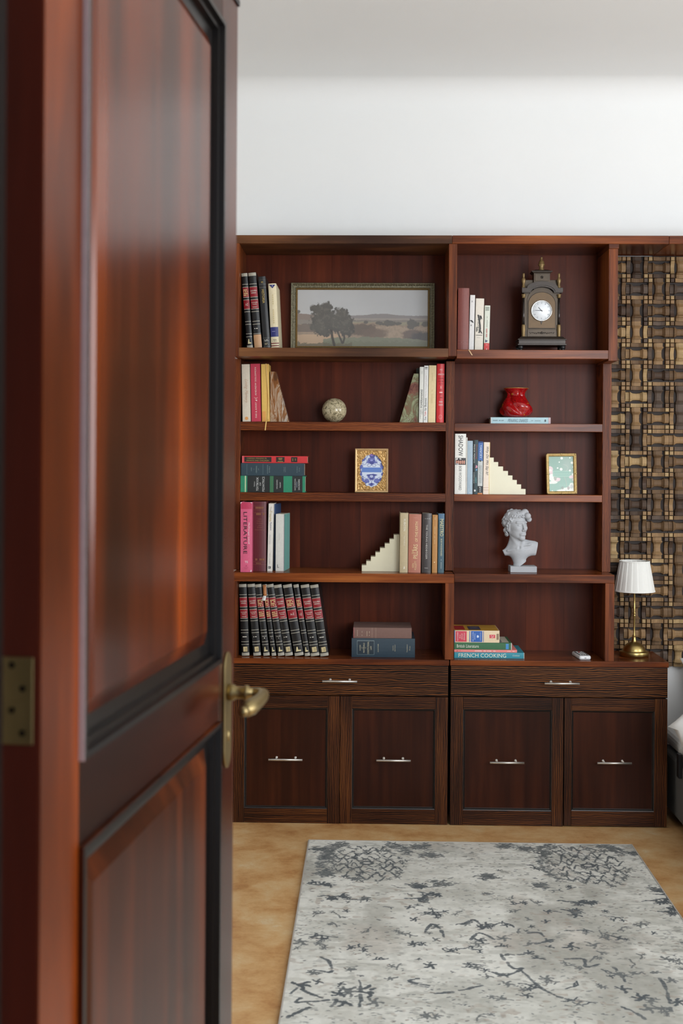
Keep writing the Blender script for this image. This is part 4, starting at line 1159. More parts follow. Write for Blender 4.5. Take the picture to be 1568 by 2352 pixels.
def picture(name, cv, x0, x1, z0, z1, y, mat, par):
    h, w = cv.h, cv.w
    xs = np.linspace(x0, x1, w); zs = np.linspace(z1, z0, h)
    V = np.stack([np.tile(xs, (h, 1)), np.full((h, w), y), np.tile(zs[:, None], (1, w))], -1).reshape(-1, 3)
    return raw_mesh(name, V, grid_faces(h, w)[:, ::-1], mat, par, False, cv.linear().reshape(-1, 3))


# ------------------------------------------------------------------ landscape painting
Yp = 4.832
px0, px1 = Xp(667.5, 720, Yp), Xp(998, 720, Yp)
pz1 = Zp(833, 649.5, Yp); pz0 = zs1a + .0014
xc = (px0 + px1) / 2
pt = thing('framed_painting', 'wide framed landscape painting of an oak tree and hazy fields', 'painting', (xc, Yp, pz0), (-.03, 0, 0))
W2, H2 = (px1 - px0) / 2, pz1 - pz0
M_pf = plain('antique_olive_frame', rgb(104, 98, 76), .4, .35, noise=.35, nscale=170, bump=.9)
M_pfg = plain('dull_gilt_slip', rgb(142, 116, 72), .4, .5, noise=.2, nscale=200)
fw = .0275
MB().ring(-W2, W2, 0, H2, [(0, .014), (0, -.008), (.002, -.011), (.005, -.010), (.012, -.004), (.019, -.003), (fw - .006, -.006), (fw - .006, .014)]).build('frame', M_pf, pt)
MB().ring(-W2, W2, 0, H2, [(fw - .0062, .002), (fw - .006, -.008), (fw - .004, -.0085), (fw - .0035, -.004), (fw - .0015, -.005), (fw, -.002), (fw, .006)]).build('gilt_slip', M_pfg, pt)
mbo = MB()
q = random.Random(5)
n_or = 26
for side in (0, 1, 2, 3):                          # raised scroll ornaments along the frame
    L_ = 2 * W2 if side % 2 == 0 else H2
    cnt = int(L_ / .0105)
    for k in range(cnt):
        s = (k + .5) / cnt
        for r_ in (.0055, .0105, .0155):
            o_ = r_ + q.uniform(-.001, .001)
            x, z = {0: (-W2 + s * 2 * W2, o_), 2: (-W2 + s * 2 * W2, H2 - o_), 1: (W2 - o_, s * H2), 3: (-W2 + o_, s * H2)}[side]
            if not (-W2 + o_ * .9 < x < W2 - o_ * .9 and o_ * .9 < z < H2 - o_ * .9): continue
            if q.random() < .35: continue
            mbo.ball((x, -.0095 + abs(r_ - .005) * .55, z), .0017, 6, s=(q.uniform(.7, 1.5), .6, q.uniform(.7, 1.5)))
o = mbo.build('scroll_ornament', plain('worn_silver_ornament', rgb(150, 142, 116), .4, .3, noise=.3, nscale=300), pt); o['kind'] = 'stuff'
MB().box(-W2 + .004, W2 - .004, .0085, .013, .004, H2 - .004).build('backing', M_groove, pt)
cv = Canvas(190, 430, (196, 196, 196))
n1 = fbm(190, 430, (3, 4), 11, 5); n2 = fbm(190, 430, (12, 26), 21, 4, .6); n3 = fbm(190, 430, (26, 58), 31, 3, .6); X_, Y_ = cv.X, cv.Y
cv.put(np.ones_like(X_), (206, 206, 207), np.clip(1 - X_ * .9, 0, 1) * .5)
cv.put(n1, (186, 187, 189), .35); cv.put(np.clip((Y_ - .25) * 3, 0, 1) * (Y_ < .5), (206, 205, 202), .4)
h1 = .455 - .035 * np.exp(-((X_ - .64) / .12) ** 2) + (n2 - .5) * .012
cv.put(Y_ > h1, (152, 146, 144)); cv.put(Y_ > .50 + (n2 - .5) * .01, (170, 160, 152))
cv.put((Y_ > .42 + .06 * X_ * 3 + (n2 - .5) * .02) & (X_ < .16), (150, 136, 128))
cv.put(Y_ > .53 + (n2 - .5) * .03, (150, 142, 134)); cv.put((Y_ > .565 + (n2 - .5) * .03) & (X_ > .4), (166, 158, 136))
cv.put(Y_ > .60 + .02 * np.sin(X_ * 9) + (n2 - .5) * .04, (170, 150, 132)); cv.put((Y_ > .64 + (n2 - .5) * .05) & (X_ > .55), (184, 162, 142))
cv.put((n3 > .56) & (Y_ > .6), (150, 138, 122), .3)
cv.put((Y_ > .60 + (n2 - .5) * .1) & (Y_ < .74) & (X_ < .2), (122, 112, 106), .8)
cv.put((Y_ > .78 + (n2 - .5) * .05) & (X_ < .34), (196, 168, 142))
for cx_, cy_, rx, ry in ((.88, .60, .045, .085), (.70, .585, .05, .05), (.63, .585, .03, .035), (.525, .57, .018, .03), (.77, .59, .025, .03), (.98, .60, .03, .05)):
    cv.ell(cx_, cy_, rx, ry, (112, 108, 104), .9, .25, n3, .9)
for cx_, cy_, rx, ry, c in ((.50, .70, .11, .10, (120, 108, 100)), (.60, .76, .10, .09, (132, 116, 106)), (.88, .80, .07, .12, (126, 112, 106)), (.96, .86, .09, .12, (104, 100, 100))):
    cv.ell(cx_, cy_, rx, ry, c, .9, .3, n2, .8)
cv.put((Y_ > .86 + .03 * np.sin(X_ * 5 + 2) + (n2 - .5) * .06) & (X_ > .2), (142, 142, 124))
cv.put((Y_ > .9 + (n3 - .5) * .1) & (X_ > .2), (128, 130, 112), .5)
cv.put((Y_ > .93 + (n3 - .5) * .1) & (X_ < .42), (120, 114, 98), .8)
for a in ([(.285, .97), (.268, .82), (.262, .7), (.24, .5)], [(.262, .74), (.24, .6)]): cv.line(a, .018, (84, 80, 76), .95, .44)
for a in ([(.352, .93), (.362, .85), (.35, .7)], [(.345, .93), (.325, .82), (.31, .74)]): cv.line(a, .014, (92, 88, 84), .95, .44)
TRE = [(.215, .52, .095, .24), (.17, .36, .055, .10), (.225, .33, .05, .10), (.34, .44, .055, .12), (.35, .56, .075, .17), (.38, .70, .06, .11), (.18, .66, .06, .13), (.21, .75, .05, .07), (.12, .66, .02, .06), (.13, .33, .03, .06), (.30, .62, .05, .12)]
for cx_, cy_, rx, ry in TRE: cv.ell(cx_, cy_, rx, ry, (98, 95, 91), .95, .2, n3, 1.0)
for cx_, cy_, rx, ry in TRE: cv.ell(cx_ - .01, cy_ - .02, rx * .8, ry * .8, (110, 106, 100), .45, .3, n2, 1.3)
cv.put((n3 > .62) & (X_ > .1) & (X_ < .45) & (Y_ > .3) & (Y_ < .8) & (np.abs(cv.a[..., 0] - .4) < .06), (124, 118, 110), .5)
cv.ell(.01, .39, .012, .03, (110, 106, 102), .9, .3, n3, .8)
cv.a *= .93 + .07 * n1[..., None]
picture('painting_canvas', cv, -W2 + fw - .001, W2 - fw + .001, fw - .001, H2 - fw + .001, .0055, M_art, pt)

# ------------------------------------------------------------------ blue and white picture in a carved gold frame
Yb = 4.765
a0 = P(814.6, 1131, Yb); a1 = P(891, 1131, Yb); hB = Zp(853, 1031, Yb) - zs3a; wB = a1.x - a0.x
bf = thing('picture_frame', 'small carved gold frame around a blue and white floral picture', 'picture frame', ((a0.x + a1.x) / 2, Yb, zs3a + .0014), (-.06, 0, 0))
w2 = wB / 2
M_gs = plain('satin_champagne_gold', rgb(206, 172, 124), .38, .6, noise=.1, nscale=90)
MB().ring(-w2, w2, 0, hB, [(0, .010), (0, -.004), (.0012, -.006), (.003, -.006), (.004, -.0045), (.0075, -.003), (.009, -.001), (.009, .006)]).build('frame', M_gs, bf, 0)
MB().box(-w2 + .001, w2 - .001, .006, .010, .001, hB - .001).build('backing', M_groove, bf)
nx_, nz_ = 100, 138
ux = np.linspace(-1, 1, nx_); uz = np.linspace(-1, 1, nz_)
iw, ih = w2 - .009, hB / 2 - .009
ZZ, XX = np.meshgrid(uz, ux, indexing='ij')
rel = fbm(nz_, nx_, (16, 12), 77, 3, .7)
rid = 1 - np.abs(2 * fbm(nz_, nx_, (17, 13), 91, 2, .6) - 1) * 2.4
hgt = .0012 + .0045 * np.clip(rid, 0, 1) + .002 * rel
ang = np.arctan2(ZZ, XX); rad = np.sqrt((XX / .80) ** 2 + (ZZ / .83) ** 2) + .028 * np.cos(ang * 14) + (rel - .5) * .10
V = np.stack([XX * iw, .004 - hgt, ZZ * ih + hB / 2], -1).reshape(-1, 3)
fc = grid_faces(nz_, nx_)
keep = rad.reshape(-1)[fc].mean(1) > 1.0
raw_mesh('carved_gilding', V, fc[keep], plain('bright_carved_gilt', rgb(196, 158, 100), .38, .5, noise=.12, nscale=120), bf)
cv = Canvas(180, 130, (206, 216, 232)); nA = fbm(180, 130, (14, 10), 5, 3, .6)
BL = (96, 104, 172); BD = (70, 76, 142)
def sym(fn):
    fn(lambda x: x); fn(lambda x: 1 - x)
cv.put(np.abs(cv.Y - .5) < 0, BL)
ring = ((cv.X - .5) / .44) ** 2 + ((cv.Y - .5) / .48) ** 2
cv.put((ring > .62 + (nA - .5) * .8) & (np.abs(cv.Y - .5) < .32), BD, .75)
cv.put((ring > .80 + (nA - .5) * .6), (60, 60, 110), .7)
for cx_, cy_, rx, ry, c in ((.5, .23, .14, .06, BL), (.5, .27, .10, .055, BD), (.5, .295, .17, .03, BL), (.5, .31, .07, .035, BD), (.5, .13, .10, .05, BD), (.5, .10, .06, .03, (150, 120, 190)), (.5, .235, .05, .025, (150, 156, 210)), (.5, .655, .13, .07, BL), (.5, .62, .18, .03, BD), (.5, .70, .06, .04, BD), (.5, .645, .05, .03, (190, 200, 226)), (.5, .85, .12, .03, BL), (.5, .85, .05, .05, BD)):
    cv.ell(cx_, cy_, rx, ry, c, .9, .2, nA, .9)
for x, y, rx, ry in ((.23, .2, .08, .05), (.18, .74, .07, .06), (.3, .92, .05, .03), (.2, .84, .05, .04), (.32, .76, .09, .05), (.14, .40, .08, .05), (.12, .6, .06, .04), (.38, .92, .03, .02)):
    for xx_ in (x, 1 - x): cv.ell(xx_, y, rx, ry, BL, .9, .25, nA, 1.0)
for fl in (0, 1):
    g = (lambda x: 1 - x) if fl else (lambda x: x)
    for pts in ([(.5, .36), (.44, .40), (.38, .40), (.35, .36), (.38, .335), (.42, .35)], [(.3, .2), (.34, .26), (.3, .34), (.22, .36), (.18, .33), (.22, .31)], [(.5, .78), (.42, .72), (.3, .7), (.2, .66)], [(.38, .1), (.34, .16), (.3, .2)], [(.5, .8), (.46, .88), (.4, .93)], [(.1, .66), (.2, .72), (.3, .73)]):
        cv.line([(g(x), y) for x, y in pts], .012, BD, .9, 1.38)
cv.put((np.abs(cv.X - .5) < .34) & (np.abs(cv.Y - .485) < .062), (98, 130, 196))
picture('floral_picture', cv, -w2 + .009, w2 - .009, .009, hB - .009, .0035, M_print, bf)

# ------------------------------------------------------------------ green blossom picture in a rounded gilt frame
Yg = 4.775
a0 = P(1254.5, 1133, Yg); a1 = P(1325.5, 1133, Yg); hG = Zp(1290, 1042.5, Yg) - rs3a; wG = (a1.x - a0.x) * .985
gf = thing('picture_frame', 'small antique gilt frame around a green picture with pale blossoms', 'picture frame', ((a0.x + a1.x) / 2, Yg, rs3a + .0022), (-.07, math.radians(-.8), math.radians(2)))
w2 = wG / 2
def rrect(w, z0, z1, r, n=6):
    out = []
    for cx_, cz_, a0_ in ((w - r, z0 + r, -PI / 2), (w - r, z1 - r, 0), (-w + r, z1 - r, PI / 2), (-w + r, z0 + r, PI)):
        for k in range(n + 1):
            a = a0_ + PI / 2 * k / n
            out.append((cx_ + r * math.cos(a), cz_ + r * math.sin(a)))
    return out
M_ag = plain('antique_gilt', rgb(192, 164, 108), .42, .5, noise=.25, nscale=150, bump=.4)
def rframe(prof, nm, m, z0=0):
    mb = MB(); loops = []
    for (i, y) in prof:
        loops.append([(x, y, z) for x, z in rrect(w2 - i, z0 + i, hG - i, max(.0012, .007 - i * .6))])
    n = len(loops[0]); vs = [p for l in loops for p in l]
    fs = [(k * n + j, k * n + (j + 1) % n, (k + 1) * n + (j + 1) % n, (k + 1) * n + j) for k in range(len(loops) - 1) for j in range(n)]
    return mb.add(vs, fs, 0, True).build(nm, m, gf)
rframe([(0, .008), (0, -.003), (.0012, -.0055), (.003, -.0058), (.0045, -.004), (.0055, -.003), (.0065, -.0045), (.0078, -.0045), (.0115, .001), (.0125, .006)], 'frame', M_ag)
mbo = MB(); q = random.Random(9)
loop = rrect(w2 - .0098, .0098, hG - .0098, .002)
for k in range(len(loop)):
    p0, p1 = Vector(loop[k]), Vector(loop[(k + 1) % len(loop)])
    m_ = max(1, int((p1 - p0).length / .0026))
    for j in range(m_):
        p = p0.lerp(p1, (j + .5) / m_)
        mbo.ball((p.x, -.0022, p.y), .0014, 6, s=(1, .8, 1))
for (x, z) in ((0, .003), (0, hG - .003), (w2 - .003, hG / 2), (-w2 + .003, hG / 2), (w2 - .004, hG - .004), (w2 - .004, .004)):
    mbo.ball((x, -.0055, z), .003, 8, s=(1.2, .6, 1.2))
o = mbo.build('beaded_ornament', M_ag, gf); o['kind'] = 'stuff'
cv = Canvas(150, 110, (104, 152, 132)); nA = fbm(150, 110, (10, 8), 15, 3, .6)
cv.put(np.clip(1 - cv.Y * 1.3, 0, 1), (84, 130, 108), .8); cv.put(np.clip(cv.Y, 0, 1), (124, 168, 148), .6)
cv.put(np.exp(-((cv.X - .75) ** 2 + (cv.Y - .25) ** 2) / .08), (142, 154, 142), .6)
WHT = (226, 228, 216); PNK = (216, 186, 190)
for cx_, cy_, r_ in ((.53, .06, .05), (.86, .05, .025), (.43, .17, .026), (.94, .19, .05), (.5, .37, .055), (.36, .335, .03), (.85, .41, .04), (.97, .31, .02), (.13, .985, .03)): cv.ell(cx_, cy_, r_, r_ * .72, WHT, .9, .2)
for cx_, cy_, rx, ry, c in ((.05, .35, .12, .06, PNK), (.04, .42, .08, .04, WHT), (.1, .47, .1, .05, PNK), (.1, .55, .14, .04, WHT), (.18, .64, .18, .06, WHT), (.34, .66, .12, .05, PNK), (.12, .74, .2, .035, WHT), (.26, .61, .06, .06, (140, 146, 130)), (.92, .59, .12, .05, PNK), (.98, .52, .06, .03, WHT), (.99, .66, .05, .05, PNK),
                            (.92, .86, .14, .11, WHT), (.9, .86, .08, .05, (176, 180, 176)), (.62, .93, .14, .05, WHT), (.5, .97, .24, .03, WHT), (.54, .90, .06, .04, (110, 126, 110)), (.82, .97, .2, .04, WHT), (.78, .9, .04, .05, (150, 140, 134)), (.98, .95, .06, .06, WHT)):
    cv.ell(cx_, cy_, rx, ry, c, .9, .2, nA, 1.1)
cv.line([(.6, .24), (.7, .255), (.78, .32), (.76, .37), (.7, .42)], .012, (168, 176, 164), .8, 1.36)
cv.line([(.6, .55), (.66, .66), (.7, .76), (.7, .86)], .014, (168, 156, 146), .8, 1.36)
cv.put((np.abs(cv.X - .5) < .335) & (np.abs(cv.Y - .50) < .072), (108, 158, 138), .9)
for s in (-1, 1):
    cv.line([(.165, .5 + s * .072), (.835, .5 + s * .072)], .014, (148, 194, 172), .9, 1.36); cv.line([(.5 + s * .335, .428), (.5 + s * .335, .572)], .010, (148, 194, 172), .9, 1.36)
for k, x in enumerate(np.linspace(.24, .76, 9)): cv.line([(x, .48), (x + .02, .53)], .016, (140, 184, 164), .8, 1.36)
for k, x in enumerate(np.linspace(.42, .68, 5)): cv.line([(x, .80), (x, .845)], .014, (142, 184, 166), .8, 1.36)
picture('blossom_picture', cv, -w2 + .011, w2 - .011, .011, hG - .011, .0045, M_art, gf)

# ------------------------------------------------------------------ rug
RX0, RX1, RY1, RY0 = -.217, .967, 4.365, 2.02
ra = thing('area_rug', 'pale grey distressed rug with dark grey floral pattern on the stone floor', 'rug', ((RX0 + RX1) / 2, (RY0 + RY1) / 2, 0))
ysf = np.concatenate([np.linspace(RY1, 2.86, 740), np.linspace(2.86, RY0, 90)[1:]])
nxr = 600
xsr = np.linspace(RX0, RX1, nxr)
HR, WR = 1240, 780
asp = (RY1 - RY0) / (RX1 - RX0)
cv = Canvas(HR, WR, (220, 219, 211))
n1 = fbm(HR, WR, (9, 5), 41, 5, .6); n2 = fbm(HR, WR, (60, 14), 51, 3, .6); n3 = fbm(HR, WR, (150, 90), 61, 2, .6)
cv.put(np.clip((n1 - .45) * 4, 0, 1), (184, 183, 174), .8)
cv.put(np.clip((n2 - .5) * 5, 0, 1), (188, 186, 176), .5)
cv.put(np.clip((fbm(HR, WR, (7, 5), 71, 4, .6) - .56) * 6, 0, 1), (154, 152, 143), .6)
cv.put(np.clip((fbm(HR, WR, (8, 6), 81, 4, .6) - .64) * 8, 0, 1), (182, 168, 156), .25)
for k_, (cells, th_, col_, al_) in enumerate((((70, 10), .60, (168, 167, 158), .4), ((140, 34), .65, (150, 150, 143), .45), ((200, 70), .69, (128, 128, 124), .6), ((110, 40), .71, (160, 146, 134), .5))):
    msk = np.clip(fbm(HR, WR, (5, 4), 200 + k_, 3, .6) * 2.6 - .9, 0, 1)
    cv.put(np.clip((fbm(HR, WR, cells, 300 + k_ * 7, 2, .6) - th_) * 14, 0, 1) * msk, col_, al_)
DK = (92, 97, 100); DK2 = (118, 121, 120)
q = random.Random(12)


def fuv(px, py):
    d = ray(px, py); t = -CAM_H / d[2]
    return ((d[0] * t - RX0) / (RX1 - RX0), (RY1 - d[1] * t) / (RY1 - RY0))


def jag(pts, wid, c, al=.9, j=.004, skip=.10):
    """worn, slightly ragged curved stroke through the points"""
    P4 = [pts[0]] + list(pts) + [pts[-1]]
    run = []
    for k in range(len(pts) - 1):
        p0, p1, p2, p3 = (np.array(P4[k + m_]) for m_ in range(4))
        for s in range(5):
            t = s / 5
            p = .5 * (2 * p1 + (p2 - p0) * t + (2 * p0 - 5 * p1 + 4 * p2 - p3) * t * t + (3 * p1 - p0 - 3 * p2 + p3) * t ** 3)
            run.append((p[0] + q.uniform(-j, j) * .5, p[1] + q.uniform(-j, j) * .5 / asp))
    run.append(pts[-1])
    for a, b in zip(run[:-1], run[1:]):
        if q.random() < skip: continue
        cv.line([a, b], wid * q.uniform(.4, .95), c, al * q.uniform(.75, 1), asp)


def flower(u, v, r, c=DK):
    n = q.choice((4, 5, 5, 6)); a0_ = q.uniform(0, 6)
    for k in range(n):
        a = a0_ + 2 * PI * k / n + q.uniform(-.2, .2)
        if q.random() < .12: continue
        jag([(u, v), (u + r * math.cos(a) * .6, v + r * math.sin(a) * .6 / asp), (u + r * math.cos(a + .25), v + r * math.sin(a + .25) / asp)], r * .42, c, .9, r * .12)
    cv.ell(u, v, r * .36, r * .36 / asp, c, .9, 0)


def branch(u, v, a, L_, w_, c=DK, depth=2):
    pts = [(u, v)]; x, y = u, v
    for k in range(5):
        a += q.uniform(-.5, .5)
        x += L_ / 5 * math.cos(a); y += L_ / 5 * math.sin(a) / asp
        pts.append((x, y))
        if depth and q.random() < .5: branch(x, y, a + q.choice((-1, 1)) * q.uniform(.7, 1.3), L_ * .4, w_ * .8, c, depth - 1)
    jag(pts, w_, c, .85, w_ * .4)
    if depth == 2 or q.random() < .4: flower(x, y, w_ * q.uniform(1.6, 3.0), c)


def scrib(u, v, s=1.0):
    a = q.uniform(-.9, .9) + (PI if q.random() < .5 else 0)
    L_ = q.uniform(.006, .016) * s
    m_ = (u + L_ * .5 * math.cos(a), v + L_ * .5 * math.sin(a) / asp)
    cv.line([(u, v), m_, (m_[0] + L_ * .5 * math.cos(a + q.uniform(-1, 1)), m_[1] + L_ * .5 * math.sin(a + q.uniform(-1, 1)) / asp)], q.uniform(.003, .0062) * s, q.choice((DK, DK2, DK2)), q.uniform(.6, .95), asp)


def medallion(px, py, pw, ph, ring_=True):
    u, v = fuv(px, py); u1, _ = fuv(px + pw, py); _, v1 = fuv(px, py + ph)
    ru, rv = u1 - u, v1 - v
    for lev in np.linspace(-.85, .85, 8):                # lattice of scalloped stems
        wd = math.sqrt(max(0, 1 - lev * lev)) * .95
        m_ = max(4, int(wd * 13))
        pts = [(u + ru * wd * (-1 + 2 * (k + q.uniform(-.3, .3)) / m_), v + rv * (lev + (.10 if k % 2 else -.10) + q.uniform(-.085, .085))) for k in range(m_ + 1)]
        jag(pts, .0076, DK, .9, .003, .24)
        for p in pts:
            if q.random() < .42: flower(p[0], p[1], q.uniform(.007, .014), q.choice((DK, DK2)))
    for k in range(26):
        a = q.uniform(0, 2 * PI)
        flower(u + ru * q.uniform(.9, 1.12) * math.cos(a), v + rv * q.uniform(.85, 1.05) * math.sin(a), q.uniform(.008, .015), DK2)
    for k in range(8):
        a = 2 * PI * k / 8
        jag([(u + ru * .5 * math.cos(a), v + rv * .5 * math.sin(a)), (u + ru * .55 * math.cos(a + .4), v + rv * .6 * math.sin(a + .4)), (u + ru * .5 * math.cos(a + .78), v + rv * .5 * math.sin(a + .78))], .006, DK, .8, .003)
    cv.ell(u, v, .022, .018 / asp, DK, .9, 0); cv.ell(u, v, .011, .009 / asp, (196, 194, 186), .9, 0)
    for s in (-1, 1):
        for k in range(130):
            a = q.uniform(.5, 1.4); rr_ = q.uniform(1.02, 1.3)
            scrib(u + s * ru * rr_ * math.cos(a * .9 - .2), v - rv * rr_ * math.sin(a))
    for k in range(150):
        a = q.uniform(2.5, 3.9)
        scrib(u + ru * q.uniform(1.08, 1.32) * math.cos(a), v - rv * q.uniform(1.0, 1.25) * math.sin(a))


medallion(842, 1988, 86, 42)
medallion(1350, 1994, 86, 46)
for px, py, s in ((733, 1957, 26), (755, 1975, 20), (965, 1950, 26), (990, 1970, 26), (1160, 1948, 24), (1205, 1955, 20), (1120, 2020, 24), (1240, 2040, 22), (745, 2012, 26), (1010, 2035, 30), (960, 2040, 20), (1455, 1965, 16), (1510, 2050, 20)):
    u, v = fuv(px, py); u1, _ = fuv(px + s, py)
    for k in range(85):
        scrib(u + q.gauss(0, .42) * (u1 - u), v + q.gauss(0, .33) * (u1 - u) / asp * 1.2)
for px, py, s in ((705, 2035, .05), (730, 2065, .07), (790, 2072, .06), (930, 2070, .06), (960, 2055, .05), (1280, 2075, .06), (1310, 2080, .05), (1480, 2075, .07), (1500, 2060, .06), (1290, 2095, .05), (1510, 2100, .05)):
    u, v = fuv(px, py); branch(u, v, q.uniform(-.4, .4), s, .008)
for px, py, r_ in ((800, 2078, .018), (940, 2090, .026), (986, 2104, .026), (1000, 2135, .03), (1000, 2165, .024), (985, 2150, .016), (1070, 2130, .02), (1215, 2175, .034), (1262, 2182, .022), (1310, 2180, .04), (1365, 2178, .034), (1380, 2195, .024), (1345, 2150, .018), (1500, 2150, .02), (950, 2175, .03), (970, 2175, .02), (690, 2170, .034), (740, 2162, .028), (730, 2175, .02), (910, 2145, .016), (1165, 2200, .03), (1155, 2245, .032), (1120, 2250, .024), (1165, 2268, .03), (1255, 2255, .03), (1430, 2280, .034), (1475, 2300, .04), (1490, 2325, .036), (1555, 2310, .034), (800, 2285, .046), (780, 2290, .034), (850, 2288, .044), (860, 2310, .036), (790, 2310, .04), (690, 2270, .044), (780, 2268, .024), (730, 2262, .026), (1530, 2210, .03), (1200, 2280, .02), (1320, 2085, .022), (1390, 2100, .018), (1145, 2005, .014), (845, 2200, .014), (960, 2210, .014), (1040, 2240, .012)):
    u, v = fuv(px, py); flower(u, v, r_ * .56, q.choice((DK, DK2)))
for pts in ([(690, 2300), (680, 2310), (720, 2308), (770, 2305), (760, 2320)], [(660, 2345), (690, 2330), (710, 2322)], [(668, 2290), (690, 2270), (700, 2285), (740, 2300)], [(825, 2260), (828, 2300), (825, 2320)], [(720, 2235), (760, 2240), (755, 2215), (735, 2205)], [(1110, 2270), (1080, 2278), (1040, 2286), (1000, 2290)], [(1195, 2235), (1240, 2275), (1290, 2300), (1320, 2305)], [(1150, 2200), (1175, 2230), (1200, 2232), (1160, 2248), (1130, 2240)], [(1210, 2150), (1240, 2150), (1260, 2170), (1270, 2165), (1230, 2175)], [(1300, 2210), (1340, 2210), (1345, 2228), (1375, 2222)], [(1410, 2230), (1430, 2250), (1435, 2262)], [(1515, 2255), (1530, 2280), (1540, 2330)], [(1425, 2320), (1450, 2330), (1480, 2348)], [(1060, 2130), (1090, 2120), (1110, 2140)], [(975, 2150), (990, 2130), (1010, 2140), (1020, 2160)], [(850, 2270), (830, 2280), (780, 2278)], [(960, 2255), (940, 2262), (985, 2272)], [(1080, 2165), (1100, 2150), (1135, 2165)]):
    jag([fuv(*p) for p in pts], .011, DK, .85, .003)
for k in range(2200):                                  # worn specks
    u, v = q.random(), q.random() * .72
    if q.random() < .6 and n1[int(v * (HR - 1)), int(u * (WR - 1))] < .47: continue
    L_ = q.uniform(.002, .008)
    cv.line([(u, v), (u + L_, v + q.uniform(-.002, .002))], q.uniform(.0022, .0045), q.choice((DK, DK2, (140, 128, 118))), q.uniform(.4, .9), asp)
for k in range(46):
    u, v = fuv(q.gauss(1130, 190), q.gauss(2160, 70))
    if 0 < u < 1 and 0 < v < 1:
        if q.random() < .5: flower(u, v, q.uniform(.009, .019), q.choice((DK, DK2)))
        else: branch(u, v, q.uniform(-.6, .6) + (PI if q.random() < .5 else 0), q.uniform(.03, .06), .0055, DK, 1)
for k in range(110):
    u, v = q.random(), .2 + q.random() * .7
    branch(u, v, q.uniform(0, 6), q.uniform(.015, .045), .005, DK2, 1)
cv.a *= (.96 + .08 * n3[..., None])
li = cv.linear()
ii = np.clip(((RY1 - ysf) / (RY1 - RY0) * HR).astype(int), 0, HR - 1); jj = np.clip(((xsr - RX0) / (RX1 - RX0) * WR).astype(int), 0, WR - 1)
cr = li[ii][:, jj]
xo, yo = ra.location.x, ra.location.y
XX, YY = np.meshgrid(xsr - xo, ysf - yo)
V = np.stack([XX, YY, np.full(XX.shape, .009)], -1)
raw_mesh('pile', V.reshape(-1, 3), grid_faces(len(ysf), nxr)[:, ::-1], painted('woven_rug_print', .95, bump=.35, bscale=700, spec=.1), ra, False, cr.reshape(-1, 3))
a, b, c, d = RX0 - xo, RX1 - xo, RY0 - yo, RY1 - yo
MB().ring(0, 0, 0, 0, [(0, 0)])
mb = MB()
mb.box(a, b, c, d, .0006, .0086)
e_ = .004
mb.box(a - e_, a, c - e_, d + e_, .0006, .0105, 0); mb.box(b, b + e_, c - e_, d + e_, .0006, .0105, 0); mb.box(a, b, d, d + e_, .0006, .0105, 0); mb.box(a, b, c - e_, c, .0006, .0105, 0)
mb.build('bound_edge', plain('rug_binding', rgb(176, 170, 162), .9, noise=.15, nscale=400), ra, .0015)
# ------------------------------------------------------------------ mantel clock
Yc = 4.665
ca = P(1190, 800, Yc); cb = P(1301, 800, Yc)
mpp = Yc / F
cx_ = (P(1199, 760, Yc).x + P(1291, 760, Yc).x) / 2
ck = thing('mantel_clock', 'ornate bronze mantel clock with columns, finials and a white dial', 'clock', (cx_, Yc, rs1a + .0004))
M_cb = plain('bronze_patina', rgb(66, 54, 40), .38, .4, noise=.2, nscale=40)
M_cbd = plain('dark_bronze', rgb(50, 42, 36), .36, .4, noise=.2, nscale=40)
M_cbl = plain('warm_bronze_field', rgb(90, 70, 46), .42, .4, noise=.15, nscale=30)
M_cg = plain('gilded_brass', rgb(128, 106, 68), .4, .45, noise=.15, nscale=60)
zz_ = lambda py: Zp(1245, py, Yc) - rs1a
U_ = lambda px: (px - 1245.3) * mpp
dpt = .085
bw = 55.5 * mpp
def frustum(mb, w0, w1, z0, z1, y0a, y0b, yb, mat=0):
    vs = [(-w0, y0a, z0), (w0, y0a, z0), (w0, yb, z0), (-w0, yb, z0), (-w1, y0b, z1), (w1, y0b, z1), (w1, yb, z1), (-w1, yb, z1)]
    mb.add(vs, [(0, 3, 2, 1), (4, 5, 6, 7), (0, 1, 5, 4), (1, 2, 6, 5), (2, 3, 7, 6), (3, 0, 4, 7)], mat)
zA, zB, zC, zD = zz_(793), zz_(790), zz_(781), zz_(772.5)
mb = MB()
frustum(mb, bw, bw, zA, zB, 0, 0, dpt + .012)
frustum(mb, bw * .96, bw * .96, zB, zC, .002, .002, dpt + .010)
frustum(mb, bw, bw, zC, zC + .0035, -.001, -.001, dpt + .012)
frustum(mb, bw * .98, bw * .86, zC + .0035, zD, .001, .010, dpt + .008)
mb.build('plinth', M_cbd, ck, .0008)
for sx in (-1, 1):
    for y_ in (.012, dpt):
        MB().lathe([(.004, 0), (.0075, .002), (.0085, .006), (.006, .009), (.0095, .011), (.0095, zA + .001)], 16, (sx * (bw - .013), y_, 0)).build('foot', M_black, ck)
yfb = .016                                            # front of the body
zTop = zz_(672.5); zsh = zz_(662)
bwid = U_(1291) - .004
MB().box(-bwid + .004, bwid - .004, yfb + .004, dpt, zD, zz_(669)).box(-bwid + .006, bwid - .006, yfb + .02, dpt, zz_(669), zz_(640)).build('case', M_cb, ck, .001)
